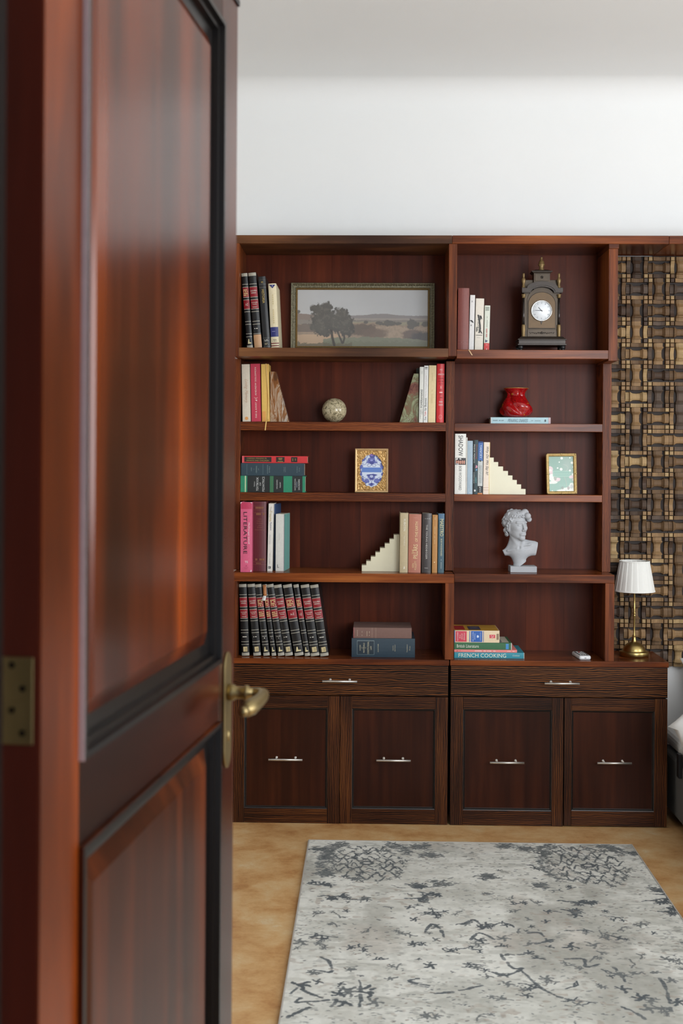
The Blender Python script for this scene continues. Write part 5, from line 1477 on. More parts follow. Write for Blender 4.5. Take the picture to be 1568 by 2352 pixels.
# arched cornice
def arch_pts(cx0, r_, z0_, n, flat, zf):
    pts = [(-flat, zf)]
    for k in range(n + 1):
        a = PI - PI * k / n
        pts.append((cx0 + r_ * math.cos(a), z0_ + r_ * .82 * math.sin(a)))
    pts.append((flat, zf))
    return pts
mb = MB()
zs_ = zz_(670)
for (wo, r0, zb_, th, y0) in ((0, 30 * mpp, zs_, 9 * mpp, .0), (.001, 27 * mpp, zs_ - 2 * mpp, 4 * mpp, .004)):
    outer, inner = [], []
    half = 46.5 * mpp - wo
    seq = []
    N_ = 16
    for k in range(N_ + 1):
        a = PI - (PI) * k / N_
        seq.append((math.cos(a), math.sin(a)))
    up = [(-half, zb_ + th)] + [(max(-half + .001, (r0 + th * .6) * c), zb_ + max(th, 0) * .9 + (r0 * .52) * s) for c, s in seq] + [(half, zb_ + th)]
    lo = [(-half, zb_)] + [((r0 - th * .1) * c, zb_ + (r0 * .50) * s) for c, s in seq] + [(half, zb_)]
    n = len(up)
    vs = [(x, y0, z) for x, z in up + lo] + [(x, yfb + .02, z) for x, z in up + lo]
    fs = []
    for k in range(n - 1):
        fs += [(k, k + 1, n + k + 1, n + k), (k, 2 * n + k, 2 * n + k + 1, k + 1), (n + k, n + k + 1, 3 * n + k + 1, 3 * n + k)]
    fs += [(0, n, 3 * n, 2 * n), (n - 1, 3 * n - 1, 4 * n - 1, 2 * n - 1)][0:1]
    fs += [(n - 1, 3 * n - 1, 4 * n - 1, 2 * n - 1)]
    mb.add(vs, fs)
mb.build('arched_cornice', M_cbd, ck)
MB().box(-.03 * 1.05, .03 * 1.05, yfb + .006, dpt - .004, zz_(666), zz_(650)).build('shoulder', M_cbd, ck, .001)
# arched field round the dial
def arch_plate(w, z0, zspring, rise, y0, y1, m, nm, bev=.0006):
    pts = [(-w, z0), (w, z0)] + [(w * math.cos(PI * k / 20), zspring + rise * math.sin(PI * k / 20)) for k in range(21)]
    return MB().prism(pts, 'y', y0, y1).build(nm, m, ck, bev)
arch_plate(33.5 * mpp, zz_(754.5), zz_(690), 31 * mpp, yfb + .001, yfb + .006, M_cb, 'front_plate')
arch_plate(31 * mpp, zz_(753), zz_(697), 27 * mpp, yfb - .0012, yfb + .003, M_cbl, 'dial_field')
mb = MB()
pts = [(-31 * mpp, zz_(753))] + [(31 * mpp * math.cos(PI - PI * k / 20), zz_(697) + 27 * mpp * math.sin(PI * k / 20)) for k in range(21)] + [(31 * mpp, zz_(753)), (-31 * mpp, zz_(753))]
mb.tube([(x, yfb - .0014, z) for x, z in pts], .0009, 6, cap=False)
mb.build('field_beading', M_cbd, ck)
MB().box(-33 * mpp, 33 * mpp, yfb - .001, yfb + .006, zD, zz_(756)).build('apron', M_cb, ck, .0008)
mb = MB(); q = random.Random(2)
for s in (-1, 1):
    for k in range(6):
        u = (k + .6) * 4.6 * mpp * s
        mb.ball((u, yfb - .0012, zz_(764.5) + .0012 * math.sin(k * 2)), .0026 - .0002 * k, 8, s=(1.5, .6, .9))
        mb.tube([(u, yfb - .0012, zz_(764.5)), (u + s * .003, yfb - .0022, zz_(764.5) + .003), (u + s * .005, yfb - .0012, zz_(764.5) + .001)], .0007, 5)
mb.ball((0, yfb - .001, zz_(763.5)), .0042, 10, s=(1, .6, 1.2))
mb.build('leaf_relief', M_cbd, ck)
# columns
for sx, pxc in ((-1, 1203.5), (1, 1284.5)):
    x = (pxc - 1245.3) * mpp * (1.0)
    c = thing('column', None, None); c.parent = ck; c.location = (x, yfb - .001, 0)
    h = lambda py: zz_(py)
    MB().lathe([(.0046, h(747)), (.0042, h(720)), (.0038, h(683))], 20).build('shaft', plain('polished_dark_shaft', rgb(66, 60, 58), .16, .7), c)
    MB().lathe([(.0068, zD), (.0072, h(772)), (.006, h(770)), (.0068, h(767.5)), (.0068, h(761)), (.0078, h(757)), (.0074, h(751)), (.0078, h(749.5)), (.0068, h(748)), (.0076, h(746.5)), (.006, h(745))], 20).build('column_base', M_cg, c)
    MB().lathe([(.005, h(684)), (.0072, h(682)), (.0072, h(680.5)), (.006, h(679.5)), (.0084, h(677)), (.0086, h(675))], 20).build('capital', M_cg, c)
    MB().lathe([(.0074, h(660)), (.0078, h(658)), (.0055, h(656)), (.0062, h(654)), (.0045, h(652)), (.0080, h(644)), (.0082, h(640)), (.0050, h(637)), (.0036, h(634)), (.0052, h(632)), (.0042, h(630.5)), (.0050, h(628.5)), (.0040, h(626.5)), (.0012, h(625.5))], 20, (0, .006, 0)).build('side_finial', M_cg, c)
# top box
tw = 18.5 * mpp
MB().box(-tw, tw, yfb + .002, dpt - .015, zz_(648), zz_(625)).box(-tw * .86, tw * .86, yfb, yfb + .004, zz_(644), zz_(628)).build('top_box', M_cb, ck, .0007)
mb = MB()
frustum(mb, tw * 1.02, tw * 1.28, zz_(626.5), zz_(622.5), yfb + .001, yfb - .003, dpt - .012)
frustum(mb, tw * 1.28, tw * 1.30, zz_(622.5), zz_(621), yfb - .004, yfb - .004, dpt - .010)
frustum(mb, tw * 1.26, tw * .7, zz_(621), zz_(617), yfb - .002, yfb + .012, dpt - .016)
mb.build('top_cornice', M_cbd, ck, .0004)
mb = MB()
for k in range(5):
    a = PI / 2 + 2 * PI * k / 5
    mb.ball((.0036 * math.cos(a), yfb - .0006, zz_(635.5) + .0036 * math.sin(a)), .0026, 8, s=(1, .5, 1))
mb.ball((0, yfb - .001, zz_(635.5)), .0016, 8)
mb.build('rosette', M_cbd, ck)
h = lambda py: zz_(py)
MB().lathe([(.011, h(617.5)), (.0105, h(615.5)), (.0085, h(613.5)), (.0095, h(611)), (.0085, h(609.5)), (.0135, h(606)), (.0138, h(604.5)), (.0105, h(602)), (.0112, h(599)), (.0078, h(596)), (.0052, h(594.5)), (.0058, h(593)), (.0036, h(591.5)), (.0048, h(589.5)), (.0042, h(587.5)), (.001, h(586.5))], 24, (0, .035, 0)).build('finial', M_cg, ck)
# dial
dz, dr = zz_(713), 24.5 * mpp
dx = (1244.3 - 1245.3) * mpp
mb = MB(); mb.lathe([(dr * .88, .0), (dr * .88, -.004), (dr * .92, -.0065), (dr * .98, -.0055), (dr, -.002), (dr, .004)], 40, (dx, yfb - .002, dz), axis='y', cap=False)
mb.build('bezel', plain('polished_steel', rgb(208, 208, 206), .15, 1.0, noise=.02), ck)
dial = MB().lathe([(.0001, 0), (dr * .9, 0), (dr * .9, .003)], 40, (dx, yfb - .0042, dz), axis='y', cap=False).build('dial', plain('dial_enamel', rgb(236, 240, 244), .35, noise=.01), ck)
NUM = ['XII', 'I', 'II', 'III', 'IIII', 'V', 'VI', 'VII', 'VIII', 'IX', 'X', 'XI']
mb = MB()
for k in range(12):
    a = PI / 2 - 2 * PI * k / 12
    tv, tf = text_mesh(NUM[k])
    wn = .0013 + .0009 * len(NUM[k])
    pq = tv * np.array([wn, .0056])
    ca_, sa_ = math.cos(a - PI / 2), math.sin(a - PI / 2)
    rr_ = dr * .72
    pts = [(dx + rr_ * math.cos(a) + x * ca_ - y * sa_, yfb - .0046, dz + rr_ * math.sin(a) + x * sa_ + y * ca_) for x, y in pq]
    mb.add(pts, tf)
mb.build('numerals', cov((120, 124, 132)), dial)
def hand(ang, L_, w_, nm):
    c, s = math.cos(ang), math.sin(ang)
    poly = [(-.004, -w_ / 2), (L_ * .8, -w_ * .4), (L_, 0), (L_ * .8, w_ * .4), (-.004, w_ / 2)]
    MB().prism([(dx + x * c - y * s, dz + x * s + y * c) for x, y in poly], 'y', yfb - .0054, yfb - .0050).build(nm, cov((70, 74, 82)), dial)
hand(math.radians(133), dr * .48, .0026, 'hour_hand'); hand(math.radians(177), dr * .68, .0022, 'minute_hand')
MB().lathe([(.0012, 0), (.001, -.001)], 12, (dx, yfb - .0054, dz), axis='y').build('hand_pin', M_cbd, dial)
MB().prism([(dx - .005, zz_(737)), (dx + .005, zz_(737)), (dx, zz_(745))], 'y', yfb - .003, yfb).build('drop_ornament', M_cbd, ck, .0006)

# ------------------------------------------------------------------ stone ball
Ysb = 4.795
sc = P(767.5, 943.5, Ysb); rs_ = 28.2 * Ysb / F
M_ball = stone('speckled_fossil_stone', [(.30, rgb(84, 76, 56)), (.42, rgb(120, 110, 84)), (.47, rgb(176, 164, 132)), (.58, rgb(200, 188, 156)), (.72, rgb(206, 182, 138))], 95, 1.2, .14, detail=5)
o = MB().lathe([(rs_ * math.sin(PI * k / 32) + (1e-5 if k in (0, 32) else 0), -rs_ * math.cos(PI * k / 32)) for k in range(33)], 48).build('stone_ball', M_ball, None, 0, (sc.x, Ysb, zs2a + rs_ + .0003))
tag(o, 'polished speckled cream stone ball between the onyx bookends', 'ball')

# ------------------------------------------------------------------ onyx wedge bookends
def wedge(name, label, xb0, xb1, xt0, xt1, yt, Y, zs, depth, m):
    b0, b1, t0, t1 = Xp(xb0, 969, Y), Xp(xb1, 969, Y), Xp(xt0, yt, Y), Xp(xt1, yt, Y)
    h = Zp((xt0 + xt1) / 2, yt, Y) - zs
    pts = [(b0 - b0, 0), (b1 - b0, 0), (t1 - b0, h), (t0 - b0, h)]
    o = MB().prism(pts, 'y', 0, depth).build(name, m, None, .0012, (b0, Y, zs + .0004))
    tag(o, label, 'bookend', 'onyx wedge bookends'); return o
wedge('onyx_bookend', 'brown banded onyx wedge bookend leaning against the yellow notebook', 620, 663.5, 620.3, 633.5, 853.5, 4.745, zs2a, .055,
      stone('brown_onyx', [(.34, rgb(92, 54, 26)), (.43, rgb(140, 88, 44)), (.49, rgb(186, 168, 146)), (.53, rgb(150, 98, 54)), (.58, rgb(128, 92, 64)), (.63, rgb(204, 194, 180)), (.70, rgb(112, 70, 38))], 13, 1.3, .15, (2.4, 1, .5), 5))
wedge('onyx_bookend', 'green and rose onyx wedge bookend beside the slim white paperbacks', 917, 961.3, 950, 961.3, 858, 4.745, zs2a, .055,
      stone('green_onyx', [(.32, rgb(86, 40, 34)), (.40, rgb(128, 82, 64)), (.46, rgb(112, 104, 74)), (.53, rgb(152, 160, 124)), (.58, rgb(110, 96, 70)), (.64, rgb(178, 182, 154)), (.72, rgb(148, 84, 68))], 12, 1.5, .15, (1.3, 1, .8), 5))

# ------------------------------------------------------------------ step shaped bookends
def steps(label, xs, ys, yb, Y, zs, depth, flip):
    X0 = Xp(xs[0], yb, Y)
    pts = [(0, 0)]
    Z = lambda py: Zp((xs[0] + xs[-1]) / 2, py, Y) - zs
    if flip:                                          # rising to the right
        for k in range(len(ys)):
            pts += [(Xp(xs[k], yb, Y) - X0, Z(ys[k])), (Xp(xs[k + 1], yb, Y) - X0, Z(ys[k]))]
        pts.append((Xp(xs[-1], yb, Y) - X0, 0))
    else:
        for k in range(len(ys)):
            pts += [(Xp(xs[k], yb, Y) - X0, Z(ys[k])), (Xp(xs[k + 1], yb, Y) - X0, Z(ys[k]))]
        pts.append((Xp(xs[-1], yb, Y) - X0, 0))
    o = MB().prism(pts, 'y', 0, depth).build('step_bookend', plain('cream_lacquer', rgb(222, 216, 188), .3, noise=.01), None, .0005, (X0, Y, zs + .0004))
    tag(o, label, 'bookend', 'cream step bookends'); return o
zx = lambda v: 1030 + v / 8.253
zy = lambda v: 985 + v / 8.253
steps('cream staircase bookend descending away from the cream script book', [1123.4] + [zx(v) for v in (850, 935, 1028, 1122, 1207, 1290, 1372, 1457)], [zy(v) for v in (548, 632, 716, 800, 885, 970, 1053, 1140)], 1134.5, 4.745, rs3a, .07, False)
zx = lambda v: 820 + v / 7.127
zy = lambda v: 1160 + v / 7.127
steps('cream staircase bookend rising up to the beige book', [zx(v) for v in (75, 148, 222, 297, 372, 450, 527, 597, 688)], [zy(v) for v in (990, 920, 848, 775, 705, 632, 558, 487)], 1311.5, 4.69, zs4a, .07, True)

# ------------------------------------------------------------------ vase on a flat book
_, zv = lying_book('slim pale blue book lying under the red vase', 1126.5, 1264, 955, 969.5, 4.745, rs2a, .10, (176, 208, 216),
                   [('s', 0, .012, (206, 200, 196)), ('s', .965, 1, (198, 172, 176))] + vdashes(.5, .035, .22, (110, 130, 136), .14, 18, 1) + [('t', 'PENANG SNAKES', .5, .455, .34, .5, 'down', (104, 128, 140), .4)] + vdashes(.5, .68, .84, (150, 176, 182), .16, 10, 2) + [('poly', [(.5 + .2 * math.cos(a), .912 + .011 * math.sin(a)) for a in [2 * PI * k / 8 for k in range(8)]], (40, 50, 56))], bulge=.0004)
Yv = 4.786
vc = P(1184.5, 955, Yv)
mv = Yv / F
vH = Zp(1184, 892.5, Yv) - zv
prof = [(.55, 0), (.80, .03), (.93, .12), (1.0, .25), (1.0, .36), (.90, .48), (.72, .60), (.58, .70), (.52, .78), (.56, .86), (.70, .95), (.82, 1.0)]
RV = 35.2 * mv
def vfn(r, z, a):
    t = z / vH
    env = max(0, min(1, (t - .02) * 6)) * max(0, min(1, (1.0 - t) * 4))
    ph = (a * 4 + t * 8.0) % (2 * PI) / (2 * PI)
    saw = math.sin(PI * min(1, ph / .8) * .5) if ph < .8 else 1 - (ph - .8) / .2
    return r * (1 + env * .27 * (saw - .62))
n = 48
from_prof = []
for k in range(n + 1):
    t = k / n
    j = 0
    while j < len(prof) - 2 and prof[j + 1][1] < t: j += 1
    (r0, t0), (r1, t1) = prof[j], prof[j + 1]
    f = max(0, min(1, (t - t0) / (t1 - t0)))
    from_prof.append((RV * (r0 + (r1 - r0) * f), t * vH))
# smooth the profile
for _ in range(3):
    rs2 = [p[0] for p in from_prof]
    from_prof = [(rs2[0], 0)] + [((rs2[i - 1] + 2 * rs2[i] + rs2[i + 1]) / 4, from_prof[i][1]) for i in range(1, n)] + [(rs2[-1], vH)]
m, nt, b, N, L = newmat('red_speckled_glaze')
tc = N.new('ShaderNodeTexCoord'); n_a = N.new('ShaderNodeTexNoise'); n_a.inputs['Scale'].default_value = 380; n_a.inputs['Detail'].default_value = 2
n_b = N.new('ShaderNodeTexNoise'); n_b.inputs['Scale'].default_value = 60
L.new(tc.outputs['Object'], n_a.inputs['Vector']); L.new(tc.outputs['Object'], n_b.inputs['Vector'])
rp = ramp(N, [(.32, rgb(60, 6, 10)), (.44, rgb(150, 14, 18)), (.62, rgb(172, 18, 22))])
rp2 = ramp(N, [(.66, (0, 0, 0)), (.72, (1, 1, 1))])
L.new(n_a.outputs['Fac'], rp.inputs['Fac']); L.new(n_b.outputs['Fac'], rp2.inputs['Fac'])
mx = N.new('ShaderNodeMix'); mx.data_type = 'RGBA'; mx.inputs['B'].default_value = (*rgb(176, 120, 30), 1)
L.new(rp2.outputs['Color'], mx.inputs['Factor']); L.new(rp.outputs['Color'], mx.inputs['A']); L.new(mx.outputs['Result'], b.inputs['Base Color'])
b.inputs['Roughness'].default_value = .14; b.inputs['Coat Weight'].default_value = .3
va = thing('vase', 'glossy red swirled ceramic vase with a gilt rim, standing on the pale blue book', 'vase', (vc.x, Yv, zv + .0005), (0, 0, .5))
prof2 = from_prof + [(from_prof[-1][0] - .003, vH - .0005)] + [(r - .0035, z) for r, z in from_prof[::-1][2:40]]
MB().lathe(prof2, 96, fn=vfn).build('body', m, va)
MB().lathe([(from_prof[-1][0] + .0003, vH - .0015), (from_prof[-1][0] + .0006, vH), (from_prof[-1][0] - .0015, vH + .0012), (from_prof[-1][0] - .0034, vH), (from_prof[-1][0] - .0036, vH - .002)], 64, cap=False).build('gilt_rim', plain('worn_gilt_glaze', rgb(186, 134, 70), .3, .4, noise=.25, nscale=200), va)

# ------------------------------------------------------------------ table lamp
Yl = 4.735
lc = P(1455.5, 1512, Yl); ml = Yl / F
la = thing('table_lamp', 'brass table lamp with a white pleated shade on the base cabinet', 'lamp', (lc.x, Yl, zt1r + .0004))
lz = lambda py: Zp(1455, py, Yl) - zt1r
rb_ = 32.5 * ml
z0 = 0
MB().lathe([(rb_ * .97, 0), (rb_, .0012), (rb_, .0012), (rb_, .0180), (rb_ * .985, .0195), (rb_ * .80, .0205), (rb_ * .78, .0215), (rb_ * .765, .027), (rb_ * .72, .034), (rb_ * .63, .042), (rb_ * .50, .0485), (rb_ * .34, .0530), (rb_ * .20, .0555), (rb_ * .165, .060), (rb_ * .125, .070), (rb_ * .11, .080)], 56).build('base', M_brass, la)
mb = MB()
zst = .080
rst = 2.25 * ml
zk = lz(1409)
mb.lathe([(rst * 1.5, zst - .001), (rst * 1.75, zst + .002), (rst * 1.2, zst + .005), (rst, zst + .008), (rst, zk - .013), (rst * 1.35, zk - .010), (rst * 1.35, zk - .007), (rst, zk - .005), (rst * 1.5, zk - .002), (rst * 1.75, zk + .001), (rst * 1.4, zk + .004), (rst * .95, zk + .006), (rst * .95, lz(1330)), (rst * 2.2, lz(1330) + .001), (rst * 2.2, lz(1300)), (rst * .5, lz(1298))], 24)
mb.build('stem', M_brass, la)
zs0, zs1_ = lz(1358), lz(1288)
r0_, r1_ = 46 * ml, 33.5 * ml
npl, ns = 20, 200
vs, fs = [], []
zr = [0, .03, .06, .5, .94, .97, 1]
for f in zr:
    for k in range(ns):
        a = 2 * PI * k / ns
        ph = (k % (ns // npl)) / (ns // npl)
        amp = .0009 * (1 if .05 < f < .95 else .25)
        rr_ = r0_ + (r1_ - r0_) * f + amp * (ph * 2 - 1 if ph < .8 else (1 - ph) / .2 * 1.2 - .6)
        if f in (0, .03, .97, 1): rr_ += .0009
        vs.append((rr_ * math.cos(a), rr_ * math.sin(a), zs0 + (zs1_ - zs0) * f))
for i in range(len(zr) - 1):
    for k in range(ns):
        k2 = (k + 1) % ns
        fs.append((i * ns + k, i * ns + k2, (i + 1) * ns + k2, (i + 1) * ns + k))
sh = MB().add(vs, fs, 0, False).build('lamp_shade', plain('white_pleated_cloth', rgb(222, 221, 216), .8, noise=.01, spec=.2), la)
so = sh.modifiers.new('cloth', 'SOLIDIFY'); so.thickness = .0012; so.offset = -1
mb = MB()
for k in range(3):
    a = 2 * PI * k / 3 + .4
    mb.tube([(0, 0, lz(1299)), (r1_ * math.cos(a), r1_ * math.sin(a), zs1_ - .004)], .0012, 6)
mb.build('shade_carrier', M_brass, la)

# ------------------------------------------------------------------ remote control
rc = P(1344, 1513.5, 4.628)
rm = thing('remote_control', 'white remote control with a dark keypad lying on the cabinet top', 'remote', (rc.x, 4.628, zt1r + .0003), (0, 0, math.radians(5.5)))
w_, l_, t_ = .0235, .118, .0150
outl = [(x, z) for x, z in ((w_ - .006, 0), )]
def rr2(w, l0, l1, r, n=5):
    out = []
    for cx0, cy0, a0_ in ((w - r, l0 + r, -PI / 2), (w - r, l1 - r, 0), (-w + r, l1 - r, PI / 2), (-w + r, l0 + r, PI)):
        for k in range(n + 1):
            a = a0_ + PI / 2 * k / n
            out.append((cx0 + r * math.cos(a), cy0 + r * math.sin(a)))
    return out
mb = MB(); lv = []
for ins, z in ((.003, 0), (.0006, .003), (0, .007), (.0005, .0115), (.003, t_)):
    lv.append([(x, y, z) for x, y in rr2(w_ - ins, ins, l_ - ins, .008 - ins * .6)])
n = len(lv[0]); vs = [p for l in lv for p in l]
mb.add(vs, [(k * n + j, k * n + (j + 1) % n, (k + 1) * n + (j + 1) % n, (k + 1) * n + j) for k in range(len(lv) - 1) for j in range(n)], 0, True)
mb.add(lv[0], [tuple(range(n))[::-1]]); mb.add(lv[-1], [tuple(range(n))])
mb.build('shell', M_white_plastic, rm)
MB().prism(rr2(w_ * .74, .022, l_ - .012, .003), 'z', t_ - .0003, t_ + .0005).build('keypad', plain('dark_keypad', rgb(58, 54, 54), .35), rm)
for k, (bx_, by_, c) in enumerate([(-.009, .094, (212, 210, 206)), (0, .094, (190, 44, 40)), (.009, .094, (212, 210, 206))] + [(x, y, (206, 206, 204)) for y in (.078, .063, .048, .033) for x in (-.0095, 0, .0095)]):
    MB().lathe([(.0033, 0), (.0031, .0012), (.0022, .0016)], 10, (bx_, by_, t_ + .0004)).build('key', cov(c, .4), rm)
MB().box(-.004, .004, -.0003, .001, .006, .008).build('front_slot', M_black, rm)

# ------------------------------------------------------------------ bed at the edge of the frame
M_upl = plain('grey_upholstery', rgb(96, 96, 94), .9, noise=.06, nscale=300, bump=.2)
M_linen = plain('white_linen', rgb(236, 235, 232), .85, noise=.01, nscale=30, bump=.05, spec=.15)
bedx = Xp(1561, 1800, 4.55)
bed = thing('bed', 'grey upholstered bed with white mattress under the carved wall panel', 'bed', (bedx, 4.85, 0))
BW, BL_ = 1.62, 2.05
MB().box(.0, BW, -BL_, 0, .03, .27).build('bed_base', M_upl, bed, .02, seg=3)
MB().box(.01, BW - .01, -BL_ + .01, -.01, .272, .343).build('mattress', M_linen, bed, .03, seg=4)
for x in (.06, BW - .06):
    for y in (-.06, -BL_ + .06):
        MB().lathe([(.02, 0), (.025, .032)], 12, (x, y, 0)).build('leg', M_black, bed)
bz1, bz0 = Zp(1555, 1733, 4.52), Zp(1555, 1788, 4.52)
MB().box(-.014, .002, -.335, -.300, bz0, bz1).build('bed_bracket', M_black, bed, .002)


def pillow_mesh(w, l, h, n=22):
    vs = []
    for s in (1, -1):
        for i in range(n + 1):
            for j in range(n + 1):
                u, v = -1 + 2 * i / n, -1 + 2 * j / n
                pin = 1 - .07 * (1 - u * u) * 0 
                x = u * (1 - .10 * (1 - v * v) * abs(u)) ; y = v * (1 - .10 * (1 - u * u) * abs(v))
                hh = ((1 - u ** 4) * (1 - v ** 4)) ** .55
                wr = .06 * math.sin(u * 7 + v * 3) * hh * (abs(u) + abs(v)) * .5
                vs.append((x * w / 2, y * l / 2, s * (h / 2 * (hh + wr) + .0015)))
    k = (n + 1) ** 2; fs = []
    for i in range(n):
        for j in range(n):
            a = i * (n + 1) + j
            fs.append((a, a + n + 1, a + n + 2, a + 1)); fs.append((k + a, k + a + 1, k + a + n + 2, k + a + n + 1))
    edge = [i * (n + 1) for i in range(n + 1)] + [n * (n + 1) + j for j in range(1, n + 1)] + [(n - i) * (n + 1) + n for i in range(1, n + 1)] + [n - j for j in range(1, n)]
    for a, b_ in zip(edge, edge[1:] + edge[:1]): fs.append((a, b_, k + b_, k + a))
    return vs, fs


# folded duvet whose corner hangs over the bed's edge
tip = P(1533, 1673, 4.25)
vs, fs = pillow_mesh(1.25, .56, .17, 28)
A = math.radians(-50)
hb_ = len(vs) // 2
vs2 = []
for i_, (x, y, z) in enumerate(vs):
    x, y = x + .625, y + .28                              # corner at the origin
    d_ = math.hypot(x, y)
    xr, yr_ = x * math.cos(A) - y * math.sin(A), x * math.sin(A) + y * math.cos(A)
    hh = abs(z) / .085
    zz2 = tip.z + .006 + (.24 * min(1, d_ / .2) ** .75 * min(1, hh * 1.2 + .25) if i_ < hb_ else -.11 * min(1, hh * 6) * min(1, d_ / .085))
    if tip.x + xr > bedx - .004: zz2 = max(zz2, .348)
    vs2.append((xr, yr_, zz2 - tip.z))
dv = MB().add(vs2, fs, 0, True).build('duvet', M_linen, None, 0, (tip.x, 4.25, tip.z))
tag(dv, 'puffy white duvet whose corner hangs over the bed edge', 'duvet')
pl = P(1570, 1520, 4.70)
vs, fs = pillow_mesh(.66, .27, .14)
o = MB().add(vs, fs, 0, True).build('pillow', M_linen, None, 0, (pl.x + .335, 4.74, .343 + .158), (math.radians(72), 0, 0))
tag(o, 'white pillow propped at the head of the bed, its corner just in view', 'pillow')
# ------------------------------------------------------------------ classical plaster bust (signed-distance sculpt, then surface nets)
S_ = .97
res = 1.45
gx = np.arange(-74, 86, res); gy = np.arange(-62, 62, res); gz = np.arange(18, 262, res)
GX, GY, GZ = np.meshgrid(gx, gy, gz, indexing='ij')
GX = GX.astype(np.float32); GY = GY.astype(np.float32); GZ = GZ.astype(np.float32)
ca_, sa_ = math.cos(math.radians(34)), math.sin(math.radians(34))
HX_, HY_, = -12., 2.
FW = np.array([sa_, -ca_]); SD = np.array([ca_, sa_])
HF = (GX - HX_) * FW[0] + (GY - HY_) * FW[1]           # forward of the face
HS = (GX - HX_) * SD[0] + (GY - HY_) * SD[1]           # towards its left cheek
BIG = np.full(GX.shape, 99, dtype=np.float32)


def ell(px, c, r):
    q0, q1, q2 = (px[0] - c[0]) / r[0], (px[1] - c[1]) / r[1], (px[2] - c[2]) / r[2]
    k = np.sqrt(q0 * q0 + q1 * q1 + q2 * q2)
    return (k - 1) * min(r)


def cap(px, a, b, ra_, rb_, sc=(1, 1, 1)):
    P0 = [(px[i] - a[i]) / sc[i] for i in range(3)]
    d = [(b[i] - a[i]) / sc[i] for i in range(3)]
    L2 = sum(x * x for x in d)
    t = np.clip(sum(P0[i] * d[i] for i in range(3)) / L2, 0, 1)
    D = np.sqrt(sum((P0[i] - t * d[i]) ** 2 for i in range(3)))
    return (D - (ra_ + (rb_ - ra_) * t)) * min(sc)


def smin(a, b, k):
    h = np.clip(.5 + .5 * (b - a) / k, 0, 1)
    return b * (1 - h) + a * h - k * h * (1 - h)


def smax(a, b, k): return -smin(-a, -b, k)


H_ = (HF, HS, GZ); W_ = (GX, GY, GZ)
d = ell(H_, (-10, 0, 200), (48, 39, 46))
d = smin(d, ell(H_, (13, 0, 174), (30, 34, 44)), 8)
d = smin(d, cap(H_, (-2, 24, 160), (34, 4, 138), 11, 9), 8); d = smin(d, cap(H_, (-2, -24, 160), (34, -4, 138), 11, 9), 8)
d = smin(d, ell(H_, (37, 0, 136), (9, 11, 9)), 6)
for s in (-1, 1):
    d = smin(d, ell(H_, (27, s * 20, 177), (12, 10, 9)), 8)
    d = smin(d, cap(H_, (41, s * 4, 199), (32, s * 24, 200), 4.5, 4), 5)
    d = smax(d, -ell(H_, (47, s * 15, 188), (9, 9.5, 6.2)), 5)
    d = smin(d, ell(H_, (35.5, s * 15, 187.5), (6.4, 7.5, 6.0)), 1.5)
    d = smin(d, cap(H_, (42, s * 8, 191), (37, s * 23, 190.5), 1.4, 1.4), 1.2)
    d = smin(d, cap(H_, (41.5, s * 9, 184.5), (37, s * 21, 185), 1.1, 1.1), 1.5)
d = smin(d, cap(H_, (42, 0, 196), (53, 0, 171), 4.0, 5.2), 3.5)
for s in (-1, 1): d = smin(d, ell(H_, (48, s * 5.2, 168.5), (5.5, 4.2, 4)), 2.5)
d = smin(d, ell(H_, (41, 0, 153), (8, 14, 11)), 6)
d = smin(d, cap(H_, (46.5, -8, 155.6), (46.5, 8, 155.6), 2.6, 2.6), 2)
d = smin(d, cap(H_, (45.5, -6, 150), (45.5, 6, 150), 3.0, 3.0), 2)
d = smax(d, -cap(H_, (50, -10, 152.8), (50, 10, 152.8), 1.8, 1.8), 1.2)
d = smax(d, -ell(H_, (48, 0, 144), (5, 9, 3)), 4)
# ear
er = ell(H_, (-6, -37, 176), (9, 6, 15))
er = smax(er, -ell(H_, (-4, -44, 178), (5.5, 5, 9)), 2)
d = smin(d, er, 3)
d = smin(d, ell(H_, (-6, 37, 176), (9, 6, 15)), 3)
# neck, chest and shoulders
d = smin(d, cap(W_, (-12, 6, 150), (-8, 6, 88), 25, 31), 9)
d = smin(d, cap(W_, (-34, -4, 150), (-2, -24, 92), 7, 5), 7)
d = smin(d, cap(W_, (14, -14, 132), (4, -25, 92), 6, 5), 8)
d = smin(d, ell(W_, (6, -2, 86), (46, 27, 34)), 9)
d = smin(d, cap(W_, (22, -2, 98), (84, 2, 100), 24, 19, (1, .85, 1)), 10)
d = smin(d, cap(W_, (22, -2, 86), (84, 0, 78), 20, 14, (1, .8, 1)), 8)
d = smin(d, cap(W_, (-8, 0, 88), (-68, 4, 74), 25, 11, (1, .9, 1)), 10)
d = smin(d, cap(W_, (-26, 6, 132), (-46, 8, 84), 10, 9), 12); d = smin(d, cap(W_, (14, 6, 122), (58, 4, 114), 9, 8), 12)
d = smin(d, cap(W_, (-12, -27, 94), (44, -19, 114), 3.2, 4), 5)
d = smin(d, cap(W_, (-12, -25, 92), (-48, -12, 84), 3.2, 3), 5)
d = smax(d, -ell(W_, (-3, -31, 99), (5, 7, 6)), 4)
d = smin(d, cap(W_, (-3, 0, 76), (2, 0, 36), 36, 24, (1, .78, 1)), 8)
d = smin(d, cap(W_, (3, 0, 34), (4, 0, 18), 24, 32, (1, .85, 1)), 6)
d = smax(d, -cap(W_, (-9, -34, 62), (-2, -30, 36), 5, 2), 3)
# broken off shoulder faces
d = smax(d, (GX * .985 - (GZ - 108) * .17) - 72, 1.5)
d = smax(d, (GX * .55 - (GZ - 66) * .83) - 36, 2)
d = smax(d, -ell(W_, (34, -26, 101), (20, 7, 6)), 5)
d = smax(d, -GX * .9 - (GZ - 75) * .42 - 57, 1.5)
q = np.random.RandomState(4)
